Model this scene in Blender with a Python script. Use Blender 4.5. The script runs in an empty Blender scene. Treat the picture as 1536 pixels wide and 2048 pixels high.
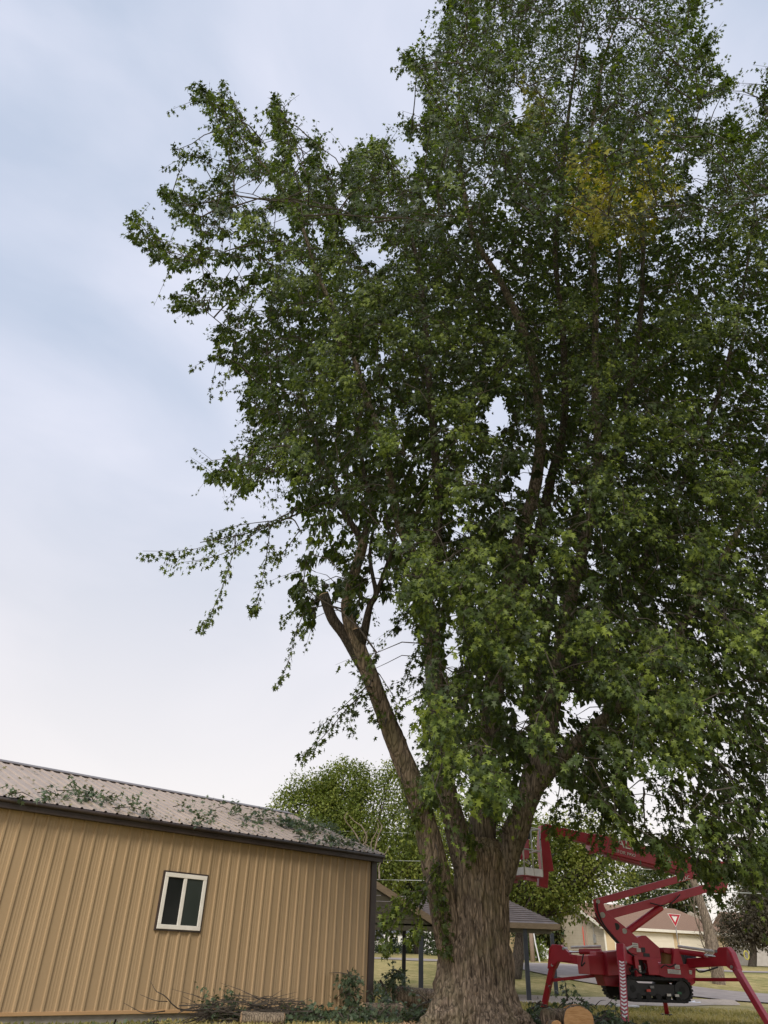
import bpy, math, random
import numpy as np
from mathutils import Vector, Matrix

random.seed(7)
rng = np.random.default_rng(7)
R = math.radians
scene = bpy.context.scene
col = scene.collection

# ------------------------------------------------------------------ camera
FPX, PITCH, ROLL = 1441.3, R(31.91), R(2.013)
EYE = Vector((0, 0, 1.6))
_r = Vector((1, 0, 0)); _u = Vector((0, -math.sin(PITCH), math.cos(PITCH)))
FWD = Vector((0, math.cos(PITCH), math.sin(PITCH)))
RIGHT = _r * math.cos(ROLL) + _u * math.sin(ROLL)
UP = -_r * math.sin(ROLL) + _u * math.cos(ROLL)
cam = bpy.data.cameras.new('camera')
cam.sensor_fit = 'HORIZONTAL'; cam.sensor_width = 36.0
cam.lens = 36.0 * FPX / 1536.0
cam.clip_start = 0.05; cam.clip_end = 3000
camo = bpy.data.objects.new('camera', cam); col.objects.link(camo)
camo.matrix_world = Matrix(((RIGHT.x, UP.x, -FWD.x, EYE.x), (RIGHT.y, UP.y, -FWD.y, EYE.y),
                            (RIGHT.z, UP.z, -FWD.z, EYE.z), (0, 0, 0, 1)))
scene.camera = camo

# ------------------------------------------------------------------ sky, sun, exposure
SUN_EL, SUN_AZ = R(40), R(192)          # azimuth clockwise from +Y: behind the camera, a little to the left
w = bpy.data.worlds.new('World'); scene.world = w; w.use_nodes = True
nt = w.node_tree; nt.nodes.clear()
def wn(t, **k):
    n = nt.nodes.new(t)
    for a, b in k.items(): setattr(n, a, b)
    return n
out = wn('ShaderNodeOutputWorld'); bg = wn('ShaderNodeBackground'); bg.inputs['Strength'].default_value = 0.10
sky = wn('ShaderNodeTexSky', sky_type='NISHITA', sun_disc=False)
sky.sun_elevation = SUN_EL; sky.sun_rotation = SUN_AZ; sky.dust_density = 2.0; sky.ozone_density = 1.5
tc = wn('ShaderNodeTexCoord'); sep = wn('ShaderNodeSeparateXYZ')
mp = wn('ShaderNodeMapping'); mp.inputs['Scale'].default_value = (1.0, 1.0, 2.2); mp.inputs['Rotation'].default_value = (0.2, 0.3, 0.9)
n1 = wn('ShaderNodeTexNoise'); n1.inputs['Scale'].default_value = 2.3; n1.inputs['Detail'].default_value = 7; n1.inputs['Roughness'].default_value = 0.48; n1.inputs['Distortion'].default_value = 0.6
cr = wn('ShaderNodeValToRGB')            # cloud colour: blue-grey veil to bright white veil
cr.color_ramp.elements[0].position = 0.36; cr.color_ramp.elements[0].color = (3.2, 3.6, 4.4, 1)
cr.color_ramp.elements[1].position = 0.66; cr.color_ramp.elements[1].color = (4.4, 4.55, 5.25, 1)
hz = wn('ShaderNodeMapRange'); hz.inputs['From Min'].default_value = 0.0; hz.inputs['From Max'].default_value = 0.70
hz.inputs['To Min'].default_value = 1.0; hz.inputs['To Max'].default_value = 0.0; hz.interpolation_type = 'SMOOTHSTEP'
mixh = wn('ShaderNodeMixRGB'); mixh.inputs['Color2'].default_value = (5.6, 5.05, 4.62, 1)
hn = wn('ShaderNodeMath', operation='MULTIPLY'); hn.inputs[1].default_value = 0.95
mixs = wn('ShaderNodeMixRGB'); mixs.inputs['Fac'].default_value = 0.86
L = nt.links.new
L(tc.outputs['Generated'], mp.inputs['Vector']); L(mp.outputs['Vector'], n1.inputs['Vector']); L(n1.outputs['Fac'], cr.inputs['Fac'])
L(tc.outputs['Generated'], sep.inputs['Vector']); L(sep.outputs['Z'], hz.inputs['Value']); L(hz.outputs['Result'], hn.inputs[0])
L(hn.outputs[0], mixh.inputs['Fac']); L(cr.outputs['Color'], mixh.inputs['Color1'])
L(sky.outputs['Color'], mixs.inputs['Color1']); L(mixh.outputs['Color'], mixs.inputs['Color2'])
L(mixs.outputs['Color'], bg.inputs['Color']); L(bg.outputs['Background'], out.inputs['Surface'])
sun = bpy.data.lights.new('sun', 'SUN'); sun.energy = 1.5; sun.angle = R(22); sun.color = (1.0, 0.94, 0.84)
suno = bpy.data.objects.new('sun', sun); col.objects.link(suno)
sd = Vector((math.sin(SUN_AZ) * math.cos(SUN_EL), math.cos(SUN_AZ) * math.cos(SUN_EL), math.sin(SUN_EL)))
suno.rotation_euler = sd.to_track_quat('Z', 'Y').to_euler()
scene.view_settings.view_transform = 'Standard'; scene.view_settings.look = 'None'
scene.view_settings.exposure = 0.95; scene.view_settings.gamma = 1.0
scene.cycles.use_denoising = True
scene.cycles.max_bounces = 8; scene.cycles.transmission_bounces = 4; scene.cycles.diffuse_bounces = 4

# ------------------------------------------------------------------ pixel helpers (1536 x 2048 photo)
def ray(u, v): return RIGHT * ((u - 768) / FPX) + UP * ((1024 - v) / FPX) + FWD
def at(u, v, Y):
    d = ray(u, v); return EYE + d * (Y / d.y)
def onz(u, v, z):
    d = ray(u, v); return EYE + d * ((z - EYE.z) / d.z)
def proj(P):                                         # numpy (N,3) -> pixels
    q = np.asarray(P, float) - np.array(EYE)
    d = q @ np.array(FWD)
    return np.stack([768 + FPX * (q @ np.array(RIGHT)) / d, 1024 - FPX * (q @ np.array(UP)) / d], -1)
def sstep(a, b, x):
    t = np.clip((x - a) / (b - a), 0, 1); return t * t * (3 - 2 * t)
def ghz(x, y):                                       # ground height
    x = np.asarray(x, float); y = np.asarray(y, float)
    z = 0.55 * sstep(4, 12.5, y)
    z = z + 1.12 * sstep(33, 55, y) + 0.50 * sstep(55, 70, y) + 0.6 * sstep(70, 130, y)
    z = z + 0.012 * np.sin(x * 1.3 + y * .7) * sstep(3, 10, y)
    return z

# ------------------------------------------------------------------ noise
def _hash(ix, iy, iz, s):
    h = (ix * 73856093) ^ (iy * 19349663) ^ (iz * 83492791) ^ (s * 2654435)
    h = (h ^ (h >> 13)) * 1274126177 & 0x7fffffff
    return ((h ^ (h >> 16)) & 0xffff) / 65535.0
def vnoise(P, s=0):
    P = np.asarray(P, float); i = np.floor(P).astype(np.int64); f = P - i; f = f * f * (3 - 2 * f); r = 0
    for dx in (0, 1):
        for dy in (0, 1):
            for dz in (0, 1):
                wgt = (f[..., 0] if dx else 1 - f[..., 0]) * (f[..., 1] if dy else 1 - f[..., 1]) * (f[..., 2] if dz else 1 - f[..., 2])
                r = r + wgt * _hash(i[..., 0] + dx, i[..., 1] + dy, i[..., 2] + dz, s)
    return r
def fbm(P, s=0, o=3):
    a, t, r = 1., 0., 0.
    for k in range(o):
        r = r + a * vnoise(np.asarray(P) * 2 ** k, s + k); t += a; a *= .5
    return r / t

# ------------------------------------------------------------------ materials
def newmat(name):
    m = bpy.data.materials.new(name); m.use_nodes = True
    return m, m.node_tree, m.node_tree.nodes['Principled BSDF']
def pm(name, c1, c2=None, scale=4., rough=.6, metal=0., bump=0., stretch=(1, 1, 1), bscale=None, detail=5, lo=.35, hi=.65, spec=.5, coat=0.):
    m, t, b = newmat(name)
    b.inputs['Roughness'].default_value = rough; b.inputs['Metallic'].default_value = metal
    b.inputs['Specular IOR Level'].default_value = spec; b.inputs['Coat Weight'].default_value = coat
    if c2 is None: c2 = tuple(x * .8 for x in c1)
    tc = t.nodes.new('ShaderNodeTexCoord'); mp = t.nodes.new('ShaderNodeMapping'); mp.inputs['Scale'].default_value = stretch
    n = t.nodes.new('ShaderNodeTexNoise'); n.inputs['Scale'].default_value = scale; n.inputs['Detail'].default_value = detail
    r = t.nodes.new('ShaderNodeValToRGB')
    r.color_ramp.elements[0].position = lo; r.color_ramp.elements[0].color = (*c1, 1)
    r.color_ramp.elements[1].position = hi; r.color_ramp.elements[1].color = (*c2, 1)
    k = t.links.new
    k(tc.outputs['Object'], mp.inputs['Vector']); k(mp.outputs['Vector'], n.inputs['Vector'])
    k(n.outputs['Fac'], r.inputs['Fac']); k(r.outputs['Color'], b.inputs['Base Color'])
    if bump:
        n2 = t.nodes.new('ShaderNodeTexNoise'); n2.inputs['Scale'].default_value = bscale or scale * 3; n2.inputs['Detail'].default_value = 6
        bp = t.nodes.new('ShaderNodeBump'); bp.inputs['Strength'].default_value = bump; bp.inputs['Distance'].default_value = .02
        k(mp.outputs['Vector'], n2.inputs['Vector']); k(n2.outputs['Fac'], bp.inputs['Height']); k(bp.outputs['Normal'], b.inputs['Normal'])
    return m

def leafmat(name, dark, mid, light, under, yellow=(.42, .33, .035), trans=.30, rough=.42):
    m, t, b = newmat(name)
    nd, k = t.nodes.new, t.links.new
    a = nd('ShaderNodeAttribute'); a.attribute_name = 'tint'
    y = nd('ShaderNodeAttribute'); y.attribute_name = 'yel'
    r = nd('ShaderNodeValToRGB'); r.color_ramp.elements[0].color = (*dark, 1); r.color_ramp.elements[1].color = (*light, 1)
    e = r.color_ramp.elements.new(.5); e.color = (*mid, 1)
    k(a.outputs['Fac'], r.inputs['Fac'])
    g = nd('ShaderNodeNewGeometry')
    mu = nd('ShaderNodeMixRGB'); mu.inputs['Color2'].default_value = (*under, 1)
    s = nd('ShaderNodeMath'); s.operation = 'MULTIPLY'; s.inputs[1].default_value = .28
    k(g.outputs['Backfacing'], s.inputs[0]); k(s.outputs[0], mu.inputs['Fac']); k(r.outputs['Color'], mu.inputs['Color1'])
    my = nd('ShaderNodeMixRGB'); my.inputs['Color2'].default_value = (*yellow, 1)
    k(y.outputs['Fac'], my.inputs['Fac']); k(mu.outputs['Color'], my.inputs['Color1'])
    k(my.outputs['Color'], b.inputs['Base Color']); b.inputs['Roughness'].default_value = rough
    b.inputs['Specular IOR Level'].default_value = .28
    tr = nd('ShaderNodeBsdfTranslucent')
    br = nd('ShaderNodeMixRGB'); br.blend_type = 'MULTIPLY'; br.inputs['Fac'].default_value = 1; br.inputs['Color2'].default_value = (1.5, 1.7, .6, 1)
    k(my.outputs['Color'], br.inputs['Color1']); k(br.outputs['Color'], tr.inputs['Color'])
    mx = nd('ShaderNodeMixShader'); mx.inputs['Fac'].default_value = trans
    k(b.outputs['BSDF'], mx.inputs[1]); k(tr.outputs['BSDF'], mx.inputs[2])
    k(mx.outputs['Shader'], t.nodes['Material Output'].inputs['Surface'])
    return m

M = {}
M['leaf'] = leafmat('maple_leaf', (.012, .026, .010), (.044, .077, .018), (.205, .262, .046), (.045, .066, .028), yellow=(.50, .41, .02), rough=.5)
M['cutleaf'] = leafmat('cut_leaf', (.030, .052, .030), (.060, .095, .052), (.125, .165, .105), (.20, .24, .18), trans=.2)
M['bgleaf'] = leafmat('far_leaf_green', (.055, .082, .014), (.110, .150, .025), (.215, .240, .045), (.10, .13, .035), yellow=(.30, .26, .05), trans=.25, rough=.6)
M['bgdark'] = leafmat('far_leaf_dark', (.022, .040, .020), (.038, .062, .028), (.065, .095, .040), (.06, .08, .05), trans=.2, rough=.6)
M['bgbrown'] = leafmat('far_leaf_brown', (.045, .038, .028), (.070, .060, .040), (.100, .090, .055), (.09, .08, .06), trans=.2, rough=.7)
M['grassb'] = leafmat('grass_blade', (.13, .14, .04), (.32, .27, .11), (.50, .41, .20), (.30, .26, .13), trans=.2, rough=.8)

def barkmat(name, c1, c2, c3, sc=1.0):
    m, t, b = newmat(name); nd, k = t.nodes.new, t.links.new
    tc = nd('ShaderNodeTexCoord'); mp = nd('ShaderNodeMapping'); mp.inputs['Scale'].default_value = (9 * sc, 9 * sc, 1.5 * sc)
    n = nd('ShaderNodeTexNoise'); n.inputs['Scale'].default_value = 2.2; n.inputs['Detail'].default_value = 9; n.inputs['Roughness'].default_value = .65; n.inputs['Distortion'].default_value = .8
    v = nd('ShaderNodeTexVoronoi'); v.inputs['Scale'].default_value = 2.6; v.feature = 'DISTANCE_TO_EDGE'
    n3 = nd('ShaderNodeTexNoise'); n3.inputs['Scale'].default_value = 1.6; n3.inputs['Detail'].default_value = 4
    r = nd('ShaderNodeValToRGB'); r.color_ramp.elements[0].position = .34; r.color_ramp.elements[0].color = (*c1, 1)
    r.color_ramp.elements[1].position = .64; r.color_ramp.elements[1].color = (*c2, 1)
    mg = nd('ShaderNodeMixRGB'); mg.inputs['Color2'].default_value = (*c3, 1)
    rg = nd('ShaderNodeMapRange'); rg.inputs['From Min'].default_value = .48; rg.inputs['From Max'].default_value = .68; rg.inputs['To Max'].default_value = .75
    mv = nd('ShaderNodeMapping'); mv.inputs['Scale'].default_value = (5.2 * sc, 5.2 * sc, .95 * sc); k(tc.outputs['Object'], mv.inputs['Vector'])
    dn = nd('ShaderNodeTexNoise'); dn.inputs['Scale'].default_value = 2.5; dn.inputs['Detail'].default_value = 4; k(mv.outputs['Vector'], dn.inputs['Vector'])
    dm = nd('ShaderNodeMixRGB'); dm.blend_type = 'ADD'; dm.inputs['Fac'].default_value = .35; k(mv.outputs['Vector'], dm.inputs['Color1']); k(dn.outputs['Color'], dm.inputs['Color2'])
    k(tc.outputs['Object'], mp.inputs['Vector']); k(mp.outputs['Vector'], n.inputs['Vector']); k(dm.outputs['Color'], v.inputs['Vector'])
    k(tc.outputs['Object'], n3.inputs['Vector'])
    k(n.outputs['Fac'], r.inputs['Fac']); k(r.outputs['Color'], mg.inputs['Color1']); k(n3.outputs['Fac'], rg.inputs['Value']); k(rg.outputs['Result'], mg.inputs['Fac'])
    ck = nd('ShaderNodeMapRange'); ck.inputs['From Min'].default_value = .0; ck.inputs['From Max'].default_value = .13; ck.inputs['To Min'].default_value = .42; k(v.outputs['Distance'], ck.inputs['Value'])
    mm = nd('ShaderNodeMixRGB'); mm.blend_type = 'MULTIPLY'; mm.inputs['Fac'].default_value = 1; k(mg.outputs['Color'], mm.inputs['Color1']); k(ck.outputs['Result'], mm.inputs['Color2'])
    k(mm.outputs['Color'], b.inputs['Base Color']); b.inputs['Roughness'].default_value = .9; b.inputs['Specular IOR Level'].default_value = .2
    mul = nd('ShaderNodeMath'); mul.operation = 'MINIMUM'; mul.inputs[1].default_value = .18; k(v.outputs['Distance'], mul.inputs[0])
    ad = nd('ShaderNodeMath'); ad.operation = 'MULTIPLY_ADD'; ad.inputs[1].default_value = 2.2; k(mul.outputs[0], ad.inputs[0]); k(n.outputs['Fac'], ad.inputs[2])
    bp = nd('ShaderNodeBump'); bp.inputs['Strength'].default_value = .9; bp.inputs['Distance'].default_value = .035
    k(ad.outputs[0], bp.inputs['Height']); k(bp.outputs['Normal'], b.inputs['Normal'])
    return m
M['bark'] = barkmat('maple_bark', (.055, .042, .033), (.39, .300, .225), (.19, .165, .10))
M['stem'] = barkmat('shaded_stem_bark', (.048, .039, .032), (.31, .250, .198), (.15, .135, .09), 1.1)  # darker copy of the trunk bark, crown shade put into the colour
M['limb'] = barkmat('limb_bark', (.045, .036, .030), (.130, .105, .085), (.080, .080, .060), 1.5)
M['twig'] = pm('twig_bark', (.040, .032, .026), (.075, .062, .050), 8, .9)
M['palebark'] = barkmat('pale_log_bark', (.20, .15, .105), (.42, .34, .26), (.30, .26, .19), 2.0)
M['cutwood'] = pm('fresh_cut_wood', (.36, .19, .075), (.48, .28, .13), 9, .8, bump=.3, stretch=(1, 1, 6))
M['cutpale'] = pm('pale_cut_wood', (.52, .34, .20), (.62, .45, .30), 9, .8, bump=.3)
M['chips'] = pm('sawdust_chip', (.56, .36, .20), (.68, .50, .33), 20, .9)
M['wallsheet'] = pm('tan_steel_siding', (.350, .246, .142), (.398, .281, .163), 1.2, .45, stretch=(2.2, 2.2, .14), bump=.02, spec=.45)
M['basetrim'] = pm('tan_base_trim', (.42, .26, .13), (.45, .28, .145), 2, .45)
M['darktrim'] = pm('dark_brown_trim', (.035, .024, .022), (.050, .036, .032), 3, .45)
M['roofsheet'] = pm('taupe_steel_roofing', (.31, .250, .208), (.39, .315, .262), 1.6, .5, bump=.03, lo=.3, hi=.7)
M['ridgecap'] = pm('ridge_cap_steel', (.13, .115, .115), (.17, .15, .15), 2, .45)
M['concrete'] = pm('concrete_slab', (.23, .21, .185), (.30, .28, .25), 5, .9, bump=.3)
M['white'] = pm('white_vinyl', (.72, .68, .62), (.80, .76, .70), 4, .5)
M['glass'] = pm('dark_window_glass', (.010, .012, .011), (.013, .015, .014), 3, .12, spec=.18)
M['glass2'] = pm('window_screen', (.030, .038, .034), (.036, .044, .040), 3, .4, spec=.2)
M['interior'] = pm('dark_interior', (.02, .02, .02), (.03, .03, .03), 3, .9)
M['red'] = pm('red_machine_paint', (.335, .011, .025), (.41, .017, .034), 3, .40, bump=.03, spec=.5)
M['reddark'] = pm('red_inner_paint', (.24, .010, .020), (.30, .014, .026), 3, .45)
M['rubber'] = pm('track_rubber', (.010, .010, .011), (.022, .021, .020), 14, .75, bump=.3)
M['blackm'] = pm('black_metal', (.012, .012, .014), (.022, .022, .024), 8, .5)
M['steel'] = pm('chrome_rod', (.55, .55, .55), (.62, .62, .62), 8, .25, metal=1.)
M['alu'] = pm('aluminium_rail', (.55, .55, .54), (.66, .65, .63), 8, .42, metal=.2)
M['sticker'] = pm('white_sticker', (.62, .60, .56), (.70, .68, .64), 30, .5)
M['greyprint'] = pm('grey_print', (.20, .20, .20), (.30, .30, .30), 40, .6)
M['navy'] = pm('navy_cloth', (.018, .024, .045), (.030, .038, .065), 10, .85)
M['denim'] = pm('blue_grey_cloth', (.06, .08, .10), (.10, .12, .15), 14, .9)
M['ochre'] = pm('ochre_tank', (.28, .17, .06), (.36, .23, .09), 5, .6)
M['post'] = pm('blue_grey_post', (.035, .042, .055), (.05, .058, .07), 4, .5)
M['shroof'] = pm('grey_steel_roof', (.19, .155, .138), (.25, .205, .18), 3, .75, spec=.25)
M['fascia'] = pm('tan_fascia_board', (.26, .19, .115), (.32, .24, .15), 5, .8, stretch=(1, 1, 4))
M['board'] = pm('olive_gable_board', (.085, .075, .050), (.11, .10, .065), 6, .8)
M['siding'] = pm('beige_vinyl_siding', (.43, .37, .285), (.48, .42, .33), 2, .6)
M['siding2'] = pm('yellow_beige_siding', (.56, .43, .255), (.60, .47, .29), 2, .6)
M['door'] = pm('cream_garage_door', (.70, .64, .52), (.74, .68, .56), 2, .5)
M['trimw'] = pm('cream_trim', (.70, .66, .57), (.76, .72, .63), 3, .5)
M['shingle'] = pm('brown_shingle', (.20, .125, .088), (.27, .175, .125), 22, .95, bump=.4, bscale=40)
M['greyroof'] = pm('dark_grey_shingle', (.08, .085, .10), (.12, .125, .14), 20, .95, bump=.3)
M['housew'] = pm('white_house_wall', (.66, .66, .66), (.74, .74, .74), 3, .6)
M['housegrey'] = pm('grey_siding', (.36, .33, .30), (.42, .39, .36), 3, .6)
M['pole'] = pm('weathered_pole', (.33, .24, .19), (.42, .32, .26), 5, .9, stretch=(6, 6, 1))
M['galv'] = pm('galvanised_steel', (.34, .34, .34), (.42, .42, .42), 6, .4, metal=.5)
M['wire'] = pm('overhead_cable', (.30, .32, .30), (.36, .38, .36), 3, .5)
M['signred'] = pm('sign_red', (.42, .012, .03), (.46, .016, .035), 4, .4)
M['signwhite'] = pm('sign_white', (.72, .70, .66), (.76, .74, .70), 4, .4)
M['yellowp'] = pm('yellow_plastic', (.38, .34, .05), (.44, .39, .07), 5, .5)
M['redpole'] = pm('red_rod', (.5, .06, .04), (.55, .08, .05), 5, .5)
M['deadbark'] = barkmat('dead_trunk', (.16, .125, .095), (.36, .29, .225), (.22, .18, .13), 1.2)
M['asphalt'] = pm('pale_worn_asphalt', (.27, .235, .22), (.33, .29, .27), 1.3, .95, spec=.1, bump=.2, bscale=60)
M['gravel'] = pm('tan_gravel', (.35, .28, .22), (.45, .38, .315), 9, .95, bump=.5, bscale=50)
M['plastic'] = pm('white_plastic', (.6, .6, .62), (.7, .7, .72), 8, .4)
M['bird'] = pm('dark_feather', (.02, .02, .02), (.03, .03, .03), 8, .8)

def groundmat():
    m, t, b = newmat('dry_lawn'); nd, k = t.nodes.new, t.links.new
    tc = nd('ShaderNodeTexCoord')
    def noise(s, d=5):
        n = nd('ShaderNodeTexNoise'); n.inputs['Scale'].default_value = s; n.inputs['Detail'].default_value = d; k(tc.outputs['Object'], n.inputs['Vector']); return n
    a = noise(.22); bq = noise(2.6, 8); c = noise(18, 6)
    r = nd('ShaderNodeValToRGB'); r.color_ramp.elements[0].position = .36; r.color_ramp.elements[0].color = (.17, .18, .05, 1)
    r.color_ramp.elements[1].position = .58; r.color_ramp.elements[1].color = (.46, .37, .16, 1)
    r2 = nd('ShaderNodeValToRGB'); r2.color_ramp.elements[0].position = .35; r2.color_ramp.elements[0].color = (.10, .11, .035, 1)
    r2.color_ramp.elements[1].position = .7; r2.color_ramp.elements[1].color = (.50, .40, .21, 1)
    mx = nd('ShaderNodeMixRGB'); mx.inputs['Fac'].default_value = .42
    k(a.outputs['Fac'], r.inputs['Fac']); k(bq.outputs['Fac'], r2.inputs['Fac']); k(r.outputs['Color'], mx.inputs['Color1']); k(r2.outputs['Color'], mx.inputs['Color2'])
    mc = nd('ShaderNodeMixRGB'); mc.blend_type = 'MULTIPLY'; mc.inputs['Fac'].default_value = .6
    r3 = nd('ShaderNodeValToRGB'); r3.color_ramp.elements[0].color = (.45, .45, .45, 1); r3.color_ramp.elements[1].color = (1.3, 1.3, 1.3, 1)
    r3.color_ramp.elements[0].position = .3; r3.color_ramp.elements[1].position = .7
    k(c.outputs['Fac'], r3.inputs['Fac']); k(mx.outputs['Color'], mc.inputs['Color1']); k(r3.outputs['Color'], mc.inputs['Color2'])
    k(mc.outputs['Color'], b.inputs['Base Color']); b.inputs['Roughness'].default_value = .95; b.inputs['Specular IOR Level'].default_value = .1
    bp = nd('ShaderNodeBump'); bp.inputs['Strength'].default_value = .6; bp.inputs['Distance'].default_value = .05
    k(c.outputs['Fac'], bp.inputs['Height']); k(bp.outputs['Normal'], b.inputs['Normal'])
    return m
M['lawn'] = groundmat()

# ------------------------------------------------------------------ mesh helpers
WM = {}
def V(*a): return Vector(a if len(a) > 1 else a[0])
class MB:
    def __init__(s): s.v, s.f = [], []
    def add(s, vs, fs):
        o = len(s.v); s.v += [tuple(x) for x in vs]; s.f += [tuple(i + o for i in f) for f in fs]; return s
    def box(s, c, size, R3=None):
        c = Vector(c); h = [x / 2 for x in size]; vs = []
        for x in (-1, 1):
            for y in (-1, 1):
                for z in (-1, 1):
                    p = Vector((x * h[0], y * h[1], z * h[2])); vs.append(c + (R3 @ p if R3 else p))
        return s.add(vs, [(0, 1, 3, 2), (4, 6, 7, 5), (0, 4, 5, 1), (2, 3, 7, 6), (0, 2, 6, 4), (1, 5, 7, 3)])
    def span(s, a, b): 
        a, b = Vector(a), Vector(b); return s.box((a + b) / 2, [abs(b[i] - a[i]) for i in range(3)])
    def bar(s, p, q, wd, ht, side=None, taper=1.):
        p, q = Vector(p), Vector(q); d = (q - p).normalized()
        sd_ = Vector(side) if side is not None else d.cross(Vector((0, 0, 1)))
        sd_ = (sd_ - d * sd_.dot(d)).normalized(); up = sd_.cross(d).normalized()
        vs = []
        for P, k in ((p, 1.), (q, taper)):
            for a, b in ((-1, -1), (1, -1), (1, 1), (-1, 1)): vs.append(P + sd_ * (a * wd / 2 * k) + up * (b * ht / 2 * k))
        return s.add(vs, [(3, 2, 1, 0), (4, 5, 6, 7), (0, 1, 5, 4), (1, 2, 6, 5), (2, 3, 7, 6), (3, 0, 4, 7)])
    def tube(s, pts, rad, n=8, caps=True, closed=False):
        pts = [Vector(p) for p in pts]; m = len(pts)
        if not hasattr(rad, '__len__'): rad = [rad] * m
        vs, fs = [], []; prev = None
        for i, p in enumerate(pts):
            if closed: d = pts[(i + 1) % m] - pts[i - 1]
            else: d = pts[min(i + 1, m - 1)] - pts[max(i - 1, 0)]
            d.normalize()
            if prev is None: a = d.orthogonal().normalized()
            else: a = (prev - d * prev.dot(d)); a = a.normalized() if a.length > 1e-6 else d.orthogonal().normalized()
            prev = a; b = d.cross(a)
            for k in range(n):
                t = 2 * math.pi * k / n; vs.append(p + (a * math.cos(t) + b * math.sin(t)) * rad[i])
        for i in range(m if closed else m - 1):
            j = (i + 1) % m
            for k in range(n): fs.append((i * n + k, i * n + (k + 1) % n, j * n + (k + 1) % n, j * n + k))
        if caps and not closed: fs.append(tuple(range(n))[::-1]); fs.append(tuple((m - 1) * n + k for k in range(n)))
        return s.add(vs, fs)
    def prism(s, poly, ext):
        poly = [Vector(p) for p in poly]; e = Vector(ext); n = len(poly)
        fs = [tuple(range(n)), tuple(range(2 * n - 1, n - 1, -1))] + [(i, i + n, (i + 1) % n + n, (i + 1) % n) for i in range(n)]
        return s.add(poly + [p + e for p in poly], fs)
    def sheet(s, prof, ext):                       # extrude an open profile
        prof = [Vector(p) for p in prof]; e = Vector(ext); n = len(prof)
        return s.add(prof + [p + e for p in prof], [(i, i + 1, i + 1 + n, i + n) for i in range(n - 1)])
    def build(s, name, mat, parent=None, local=False, smooth=False, bevel=0.):
        me = bpy.data.meshes.new(name); me.from_pydata(s.v, [], s.f); me.update()
        return link(name, me, mat, parent, local, smooth, bevel)
def link(name, me, mat, parent=None, local=False, smooth=False, bevel=0.):
    if mat is not None and not me.materials: me.materials.append(M[mat] if isinstance(mat, str) else mat)
    if smooth: me.polygons.foreach_set('use_smooth', [True] * len(me.polygons))
    o = bpy.data.objects.new(name, me); col.objects.link(o)
    if parent is not None:
        o.parent = parent
        if not local and parent.name in WM: o.matrix_parent_inverse = WM[parent.name].inverted()
    if bevel:
        b = o.modifiers.new('bevel', 'BEVEL'); b.width = bevel; b.segments = 2; b.limit_method = 'ANGLE'; b.angle_limit = R(40)
    return o
def root(name, loc, label, cat, group=None, rz=0.):
    o = bpy.data.objects.new(name, None); col.objects.link(o); o.location = loc; o.rotation_euler = (0, 0, rz); o.empty_display_size = .2
    WM[o.name] = Matrix.Translation(Vector(loc)) @ Matrix.Rotation(rz, 4, 'Z')
    return tag(o, label, cat, group)
def tag(o, label, cat, group=None, kind=None):
    if label: o['label'] = label
    if cat: o['category'] = cat
    if group: o['group'] = group
    if kind: o['kind'] = kind
    return o
def text(s, size, origin, xdir, ydir, mat, name, parent, ext=.004, sx=1.):
    cu = bpy.data.curves.new(name, 'FONT'); cu.body = s; cu.size = size; cu.extrude = ext; cu.resolution_u = 2
    o = bpy.data.objects.new(name, cu); col.objects.link(o)
    me = bpy.data.meshes.new_from_object(o.evaluated_get(bpy.context.evaluated_depsgraph_get())); bpy.data.objects.remove(o)
    x = Vector(xdir).normalized(); y = Vector(ydir); y = (y - x * y.dot(x)).normalized(); z = x.cross(y)
    mm = Matrix(((x.x * sx, y.x, z.x, origin[0]), (x.y * sx, y.y, z.y, origin[1]), (x.z * sx, y.z, z.z, origin[2]), (0, 0, 0, 1)))
    me.transform(mm); me.materials.clear(); me.name = name
    return link(name, me, mat, parent)

def spline(pts, n):
    """Catmull-Rom through pts (list of vectors of any dim) -> n samples"""
    P = np.array([list(p) for p in pts], float); P = np.vstack([2 * P[0] - P[1], P, 2 * P[-1] - P[-2]])
    m = len(P) - 3; t = np.linspace(0, m - 1e-6, n); i = t.astype(int); f = (t - i)[:, None]
    a, b, c, d = P[i], P[i + 1], P[i + 2], P[i + 3]
    return .5 * ((2 * b) + (c - a) * f + (2 * a - 5 * b + 4 * c - d) * f ** 2 + (3 * b - a - 3 * c + d) * f ** 3)

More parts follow.
